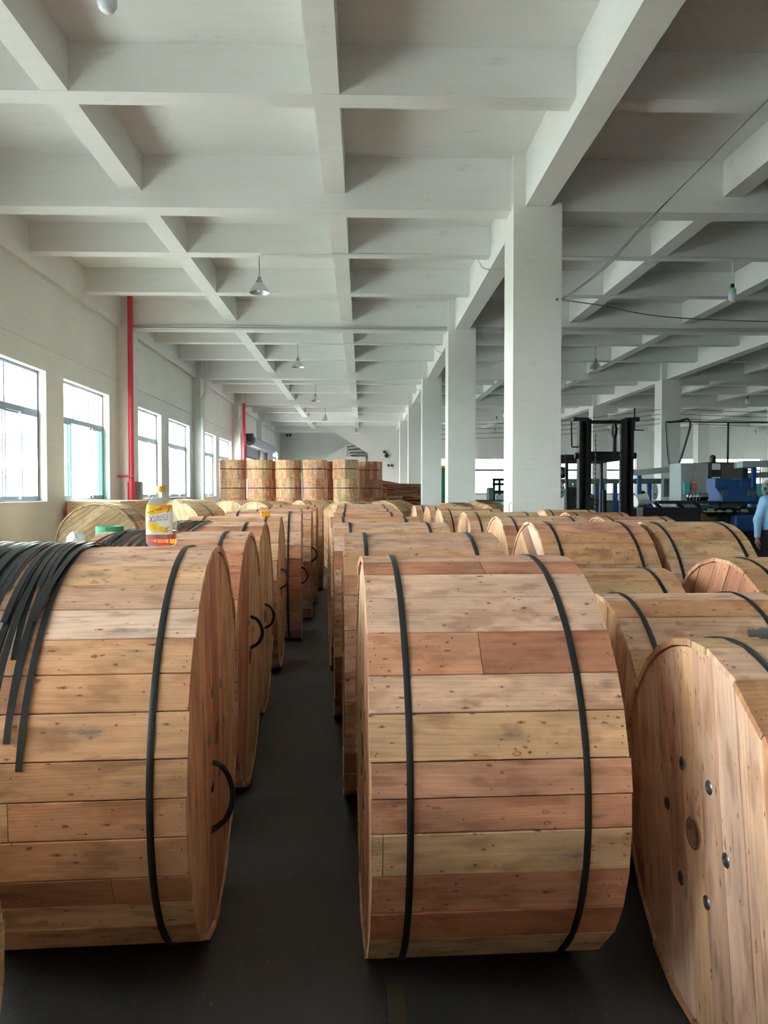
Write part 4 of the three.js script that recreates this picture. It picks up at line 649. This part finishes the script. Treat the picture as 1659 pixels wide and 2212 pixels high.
  solo('hanging_cable', tube([V(gx - 0.2, 3.95, -cd + 0.03), V(gx - 0.12, 2.8, -cd + 0.04), V(gx + 0.0, 2.2, -cd + 0.04)], 0.014, 24, 6), M.black, 'thin black cable running down the far column face', 'cable');
  solo('busbar', tube([V(gx - 0.2, 3.97, -cd + 0.06), V(gx + 9, 3.9, -cd + 0.06)], 0.025, 4, 6, true), M.black, 'straight black busbar strung across behind the grey cabinet', 'busbar');
  const drop = (px, y0, y1, dd, label, foot, topY = Y_SEC) => { const a = at(px, y0, dd), b = at(px, y1, dd), t = thing('drop_rod', label, 'rod', [a.x, b.y, -dd]); part('rod', bx(-0.025, 0.025, 0, topY - b.y, -0.025, 0.025), M.black, t); if (foot) part('foot_bar', bx(-0.03, foot, -0.03, 0.02, -0.03, 0.03), M.black, t); };
  drop(1371, 868, 929, COL0 + CW / 2 + BAY * 10 / 3, 'black hanging rod with a level foot behind the forklift mast', 0.45); drop(1573, 908, 998, cd - 0.06, 'thin black rod hanging from the busbar behind the grey cabinet', 0, 3.93);
  // payoff machine with perforated bobbins behind the forklift
  const dm = 19, px = (p) => at(p, 1062, dm).x, pm = thing('payoff_stand', 'blue payoff stand with perforated bobbins behind the forklift', 'machine', [px(1300), 0, -dm]), ox = px(1300);
  part('top_beam', bx(px(1200) - ox, px(1425) - ox, at(1300, 1045, dm).y, at(1300, 1034, dm).y, -0.3, 0.1), M.greyDark, pm);
  for (const p of [1202, 1230, 1248, 1290, 1302, 1330, 1352, 1404]) part('frame_post', bx(px(p) - ox - 0.045, px(p) - ox + 0.045, 0, at(1300, 1040, dm).y, -0.1, 0.0), M.blue, pm);
  const bob = cached('bobbin', () => { const s = new THREE.Shape(); s.absarc(0, 0, 0.2, 0, Math.PI * 2, false); for (let i = 0; i < 8; i++) { const h = new THREE.Path(); h.absarc(Math.cos(i * 0.785) * 0.13, Math.sin(i * 0.785) * 0.13, 0.035, 0, Math.PI * 2, true); s.holes.push(h); } const h = new THREE.Path(); h.absarc(0, 0, 0.04, 0, Math.PI * 2, true); s.holes.push(h); return new THREE.ExtrudeGeometry(s, { depth: 0.03, bevelEnabled: false, curveSegments: 8 }); });
  for (const [p, q] of [[1207, 1058], [1226, 1060], [1238, 1060], [1408, 1062]]) { const m = part('bobbin', bob, M.grey, pm), v = at(p, q, dm); m.position.set(v.x - ox, v.y, 0.15); m.rotation.y = 0.9; }
  part('trough', rbx(0.3, 0.35, 0.3, 0.02, px(1232) - ox, at(1232, 1092, dm).y, 0.3), std(0x1d5c94, 0.5), pm); part('gearbox', rbx(0.5, 0.9, 0.5, 0.05, px(1335) - ox, 0.9, -0.3), M.greyDark, pm); part('gearbox', rbx(0.4, 0.5, 0.5, 0.05, px(1275) - ox, 1.2, -0.3), std(0x3a2a24, 0.7), pm);
  // reel wrapped in pale film, empty chair-like hopper near the seated man
  const wr = thing('wrapped_coil', 'pale film-wrapped coil lying before the seated worker', 'coil', [at(1384, 1078, 16.5).x, at(1384, 1080, 16.5).y, -16.5], 0.2); const wg = cyl(0.12, 0.13, 0.28, 0, 0, 0, 'x', 22); wg.rotateZ(0.2); part('coil_body', wg, M.pvc, wr); part('stand', bx(-0.1, 0.1, -at(1384, 1080, 16.5).y, -0.12, -0.1, 0.1), M.charcoal, wr);
  // machine seen between the two nearest columns
  const de = 24, ex = (p) => at(p, 1062, de).x, em = thing('winding_machine', 'dark blue winding rack with grey motor between the columns', 'machine', [ex(1070), 0, -de]), eo = ex(1070), ey = (q) => at(1070, q, de).y;
  for (const p of [1067, 1079, 1093, 1110]) part('rack_post', bx(ex(p) - eo - 0.03, ex(p) - eo + 0.03, 0, ey(p > 1090 ? 1020 : 1035), -0.05, 0.05), M.blueDark, em);
  for (const q of [1036, 1046, 1062]) part('rack_rail', bx(ex(1064) - eo, ex(1112) - eo, ey(q) - 0.04, ey(q) + 0.04, -0.05, 0.05), M.blueDark, em);
  part('motor', rbx(0.19, 0.5, 0.4, 0.04, ex(1058) - eo, ey(1071), 0.1), M.greyDark, em); part('table', bx(ex(1026) - eo, ex(1112) - eo, ey(1083), ey(1080), -0.4, 0.4), M.charcoal, em); for (const p of [1029, 1108]) part('leg', bx(ex(p) - eo - 0.03, ex(p) - eo + 0.03, 0, ey(1083), -0.1, 0.1), M.charcoal, em);
  part('gear_unit', rbx(0.2, 0.16, 0.3, 0.03, ex(1080) - eo, ey(1075), 0.1), M.grey, em);
  for (const [p, cc, l] of [[1030, 'boxYellow', 'yellow clamp hanging under the winding rack table'], [1064, 'boxYellow', 'orange-yellow clamp under the grey motor'], [1078, 'cyan', 'cyan clamp under the winding rack table']]) { const v = at(p, 1088, de - 0.45), q = thing('clamp', l, 'clamp', [v.x, v.y, -(de - 0.43)]); part('jaw', rbx(0.16, 0.06, 0.06, 0.01, 0, 0.04, 0), M[cc], q); part('screw', cyl(0.015, 0.015, 0.08, 0, 0.09, 0, 'y', 8), M.steelDark, q); }
  // cyan machine far behind the man
  const dn = 20, nx = at(1640, 1062, dn).x, nm = thing('coiling_machine', 'cyan coiling machine with cream wheel behind the blue-shirted man', 'machine', [nx, 0, -dn]); part('body', rbx(0.75, at(1640, 1044, dn).y, 0.6, 0.05, -0.05, at(1640, 1044, dn).y / 2, 0), M.cyan, nm); part('wheel', bob.clone().scale(1.3, 1.3, 1.3), M.pvc, nm).position.set(0.15, at(1650, 1056, dn).y, 0.32); part('foot', rbx(0.9, 0.1, 0.7, 0.02, -0.05, 0.05, 0), M.greyDark, nm);
}

// ---------------------------------------------------------------- people: bones with radii, blended and meshed
function figure(bones, lo, hi, cell, k) {
  const n = Math.ceil(Math.max(hi.x - lo.x, hi.y - lo.y, hi.z - lo.z) / cell) + 4, half = n * cell / 2, c = lo.clone().add(hi).multiplyScalar(0.5);
  const mc = new MarchingCubes(n, new THREE.MeshBasicMaterial(), false, false, 120000); mc.isolation = 0;
  const sz = mc.size, v = V(0, 0, 0);
  for (let z = 0; z < sz; z++) for (let y = 0; y < sz; y++) for (let x = 0; x < sz; x++) {
    v.set((x / (sz / 2) - 1) * half + c.x, (y / (sz / 2) - 1) * half + c.y, (z / (sz / 2) - 1) * half + c.z);
    let s = 0;
    for (const [a, b, ra, rb, fz = 1] of bones) { const ax = v.x - a[0], ay = v.y - a[1], az = v.z - a[2], bx_ = b[0] - a[0], by = b[1] - a[1], bz = b[2] - a[2], L = bx_ * bx_ + by * by + bz * bz || 1e-9, h = Math.min(1, Math.max(0, (ax * bx_ + ay * by + az * bz) / L)), dx = ax - bx_ * h, dy = ay - by * h, dz = (az - bz * h) / fz, d = Math.sqrt(dx * dx + dy * dy + dz * dz) - (ra + (rb - ra) * h); s += Math.exp(-Math.max(-4, Math.min(4, d)) / k); }
    mc.field[x + y * sz + z * sz * sz] = s > 1e-30 ? k * Math.log(s) : -1;
  }
  mc.update();
  const cnt = mc.count, pos = new Float32Array(cnt * 3), nor = new Float32Array(cnt * 3);
  for (let i = 0; i < cnt; i++) { pos[i * 3] = mc.positionArray[i * 3] * half + c.x; pos[i * 3 + 1] = mc.positionArray[i * 3 + 1] * half + c.y; pos[i * 3 + 2] = mc.positionArray[i * 3 + 2] * half + c.z; for (let j = 0; j < 3; j++) nor[i * 3 + j] = mc.normalArray[i * 3 + j]; }
  const g = new THREE.BufferGeometry(); g.setAttribute('position', new THREE.BufferAttribute(pos, 3)); g.setAttribute('normal', new THREE.BufferAttribute(nor, 3)); g.computeVertexNormals(); return g;
}
function headBones(y, z, s = 1) { return [[[0, y, z], [0, y + 0.05 * s, z - 0.005], 0.082, 0.088, 1.12], [[0, y - 0.055, z + 0.03], [0, y - 0.08, z + 0.045], 0.058, 0.04], [[0, y - 0.005, z + 0.098], [0, y - 0.032, z + 0.112], 0.011, 0.015], [[-0.09, y + 0.01, z], [-0.092, y - 0.025, z + 0.004], 0.016, 0.012], [[0.09, y + 0.01, z], [0.092, y - 0.025, z + 0.004], 0.016, 0.012], [[-0.03, y - 0.062, z + 0.088], [0.03, y - 0.062, z + 0.088], 0.009, 0.009], [[0, y - 0.09, z], [0, y - 0.18, z - 0.01], 0.052, 0.056]]; }
function handBones(x, y, z, s) { const out = [[[x, y, z], [x + s * 0.004, y - 0.06, z + 0.01], 0.03, 0.034, 1.2]]; for (let i = 0; i < 4; i++) { const zz = z - 0.03 + i * 0.021, L = [0.062, 0.078, 0.084, 0.075][i]; out.push([[x, y - 0.07, zz], [x - s * 0.006, y - 0.07 - L * 0.55, zz + 0.006], 0.011, 0.01], [[x - s * 0.006, y - 0.07 - L * 0.55, zz + 0.006], [x - s * 0.024, y - 0.07 - L, zz + 0.006], 0.01, 0.008]); } out.push([[x, y - 0.02, z + 0.035], [x - s * 0.012, y - 0.06, z + 0.06], 0.014, 0.011], [[x - s * 0.012, y - 0.06, z + 0.06], [x - s * 0.02, y - 0.09, z + 0.066], 0.011, 0.009]); return out; }
{
  const d = 11.2, x = at(1682, 1062, d).x, person = new THREE.Group();
  // standing man, arms hanging, facing the camera; skin body first
  const arm = (s) => [[[s * 0.2, 1.42, 0], [s * 0.275, 1.15, 0.0], 0.055, 0.043], [[s * 0.275, 1.15, 0], [s * 0.3, 0.9, 0.05], 0.041, 0.027]];
  const core = [[[0, 1.46, -0.01], [0, 1.3, 0], 0.08, 0.12], [[-0.13, 1.4, 0], [0.13, 1.4, 0], 0.08, 0.08], [[0, 1.25, 0], [0, 1.0, 0], 0.125, 0.12, 0.85], [[-0.09, 0.95, 0], [0.09, 0.95, 0], 0.11, 0.11], [[-0.095, 0.92, 0], [-0.1, 0.5, 0.01], 0.088, 0.06], [[-0.1, 0.5, 0.01], [-0.105, 0.09, -0.01], 0.055, 0.038], [[0.095, 0.92, 0], [0.1, 0.5, 0.01], 0.088, 0.06], [[0.1, 0.5, 0.01], [0.105, 0.09, -0.01], 0.055, 0.038]];
  const body = part(numbered('person'), merge([figure([...core, ...arm(-1), ...arm(1), [[0, 1.5, -0.01], [0, 1.56, 0], 0.055, 0.054]], V(-0.4, 0, -0.2), V(0.4, 1.62, 0.2), 0.02, 0.012), figure(headBones(1.64, 0.01), V(-0.13, 1.42, -0.14), V(0.13, 1.82, 0.17), 0.0075, 0.008), ...[-1, 1].map((s) => figure(handBones(s * 0.303, 0.885, 0.052, s), V(s * 0.303 - 0.09, 0.7, -0.04), V(s * 0.303 + 0.09, 0.95, 0.16), 0.005, 0.004))]), M.skin, scene);
  mark(body, 'man in a light blue long-sleeved shirt and dark trousers standing by the machines', 'person');
  const shirtArm = (s) => [[[s * 0.19, 1.42, 0], [s * 0.277, 1.15, 0], 0.078, 0.064], [[s * 0.277, 1.15, 0], [s * 0.301, 0.915, 0.045], 0.06, 0.044]];
  part('shirt', figure([[[-0.14, 1.405, 0], [0.14, 1.405, 0], 0.1, 0.1], [[0, 1.44, -0.01], [0, 1.3, 0], 0.1, 0.15], [[-0.07, 1.3, 0], [-0.07, 1.03, 0], 0.13, 0.135, 0.9], [[0.07, 1.3, 0], [0.07, 1.03, 0], 0.13, 0.135, 0.9], ...shirtArm(-1), ...shirtArm(1)], V(-0.42, 0.85, -0.2), V(0.42, 1.53, 0.2), 0.016, 0.014), M.shirt, body);
  part('collar', [new THREE.TorusGeometry(0.066, 0.016, 8, 24).rotateX(Math.PI / 2 - 0.25).translate(0, 1.525, 0.0)], M.shirt, body);
  part('trousers', figure([[[-0.08, 0.95, 0], [0.08, 0.95, 0], 0.135, 0.135], [[-0.095, 0.9, 0], [-0.102, 0.5, 0.01], 0.105, 0.082], [[-0.102, 0.5, 0.01], [-0.106, 0.1, -0.005], 0.08, 0.066], [[0.095, 0.9, 0], [0.102, 0.5, 0.01], 0.105, 0.082], [[0.102, 0.5, 0.01], [0.106, 0.1, -0.005], 0.08, 0.066]], V(-0.26, 0.02, -0.2), V(0.26, 1.1, 0.2), 0.016, 0.01), M.trousers, body);
  for (const s of [-1, 1]) part('shoe', figure([[[s * 0.106, 0.05, -0.05], [s * 0.115, 0.045, 0.16], 0.045, 0.042]], V(s * 0.11 - 0.08, 0, -0.12), V(s * 0.11 + 0.08, 0.12, 0.23), 0.01, 0.01), M.shoe, body);
  part('hair', figure([[[0, 1.7, -0.015], [0, 1.72, -0.02], 0.094, 0.09, 1.1], [[0, 1.64, -0.06], [0, 1.68, -0.05], 0.07, 0.08]], V(-0.13, 1.55, -0.16), V(0.13, 1.84, 0.1), 0.009, 0.008), M.hair, body);
  body.position.set(x, 0.006, -d); body.rotation.y = -0.15;
  // seated worker beyond the forklift, back to the light
  const ds = 19.8, sp = at(1388, 1062, ds).x;
  const seat = thing('stool', 'round stool under the seated worker', 'stool', [sp, 0, -ds]); part('seat', cyl(0.17, 0.17, 0.05, 0, 0.585, 0, 'y', 20), M.black, seat); for (let i = 0; i < 3; i++) part('leg', rod(V(Math.cos(i * 2.1) * 0.18, 0, Math.sin(i * 2.1) * 0.18), V(Math.cos(i * 2.1) * 0.1, 0.57, Math.sin(i * 2.1) * 0.1), 0.014), M.steelDark, seat);
  const wk = part(numbered('person'), merge([figure([[[0, 1.14, 0], [0, 0.75, 0], 0.13, 0.13], [[-0.13, 1.18, 0], [0.13, 1.18, 0], 0.075, 0.075], [[-0.09, 0.7, 0], [-0.11, 0.68, 0.42], 0.085, 0.06], [[-0.11, 0.66, 0.42], [-0.11, 0.1, 0.42], 0.055, 0.04], [[0.09, 0.7, 0], [0.11, 0.68, 0.42], 0.085, 0.06], [[0.11, 0.66, 0.42], [0.11, 0.1, 0.42], 0.055, 0.04], [[-0.2, 1.18, 0], [-0.25, 0.93, 0.12], 0.05, 0.042], [[-0.25, 0.93, 0.12], [-0.15, 0.8, 0.34], 0.04, 0.03], [[0.2, 1.18, 0], [0.25, 0.93, 0.12], 0.05, 0.042], [[0.25, 0.93, 0.12], [0.15, 0.8, 0.34], 0.04, 0.03], [[-0.11, 0.05, 0.4], [-0.11, 0.04, 0.58], 0.042, 0.035], [[0.11, 0.05, 0.4], [0.11, 0.04, 0.58], 0.042, 0.035], [[-0.15, 0.79, 0.35], [-0.12, 0.77, 0.44], 0.03, 0.02], [[0.15, 0.79, 0.35], [0.12, 0.77, 0.44], 0.03, 0.02]], V(-0.35, 0, -0.2), V(0.35, 1.3, 0.65), 0.022, 0.014), figure(headBones(1.42, 0.02), V(-0.13, 1.2, -0.14), V(0.13, 1.62, 0.17), 0.01, 0.008)]), M.skinDark, scene);
  mark(wk, 'dark-haired worker sitting on a stool among the blue frames', 'person');
  part('shirt', figure([[[-0.13, 1.19, 0], [0.13, 1.19, 0], 0.095, 0.095], [[0, 1.15, 0], [0, 0.78, 0], 0.155, 0.15], [[-0.19, 1.19, 0], [-0.25, 0.95, 0.11], 0.07, 0.06], [[0.19, 1.19, 0], [0.25, 0.95, 0.11], 0.07, 0.06]], V(-0.36, 0.6, -0.22), V(0.36, 1.32, 0.22), 0.022, 0.012), M.shirtDark, wk);
  part('trousers', figure([[[-0.08, 0.72, 0], [0.08, 0.72, 0], 0.12, 0.12], [[-0.09, 0.71, 0], [-0.11, 0.69, 0.42], 0.1, 0.075], [[-0.11, 0.67, 0.42], [-0.11, 0.12, 0.42], 0.072, 0.055], [[0.09, 0.71, 0], [0.11, 0.69, 0.42], 0.1, 0.075], [[0.11, 0.67, 0.42], [0.11, 0.12, 0.42], 0.072, 0.055]], V(-0.25, 0.05, -0.18), V(0.25, 0.9, 0.55), 0.022, 0.01), M.trousers, wk);
  part('hair', figure([[[0, 1.48, -0.005], [0, 1.5, -0.01], 0.096, 0.092, 1.1], [[0, 1.42, -0.05], [0, 1.46, -0.04], 0.075, 0.08]], V(-0.13, 1.32, -0.16), V(0.13, 1.62, 0.1), 0.012, 0.008), M.hair, wk);
  wk.position.set(sp, 0, -ds); wk.rotation.y = 2.6;
}

renderer.render(scene, camera);
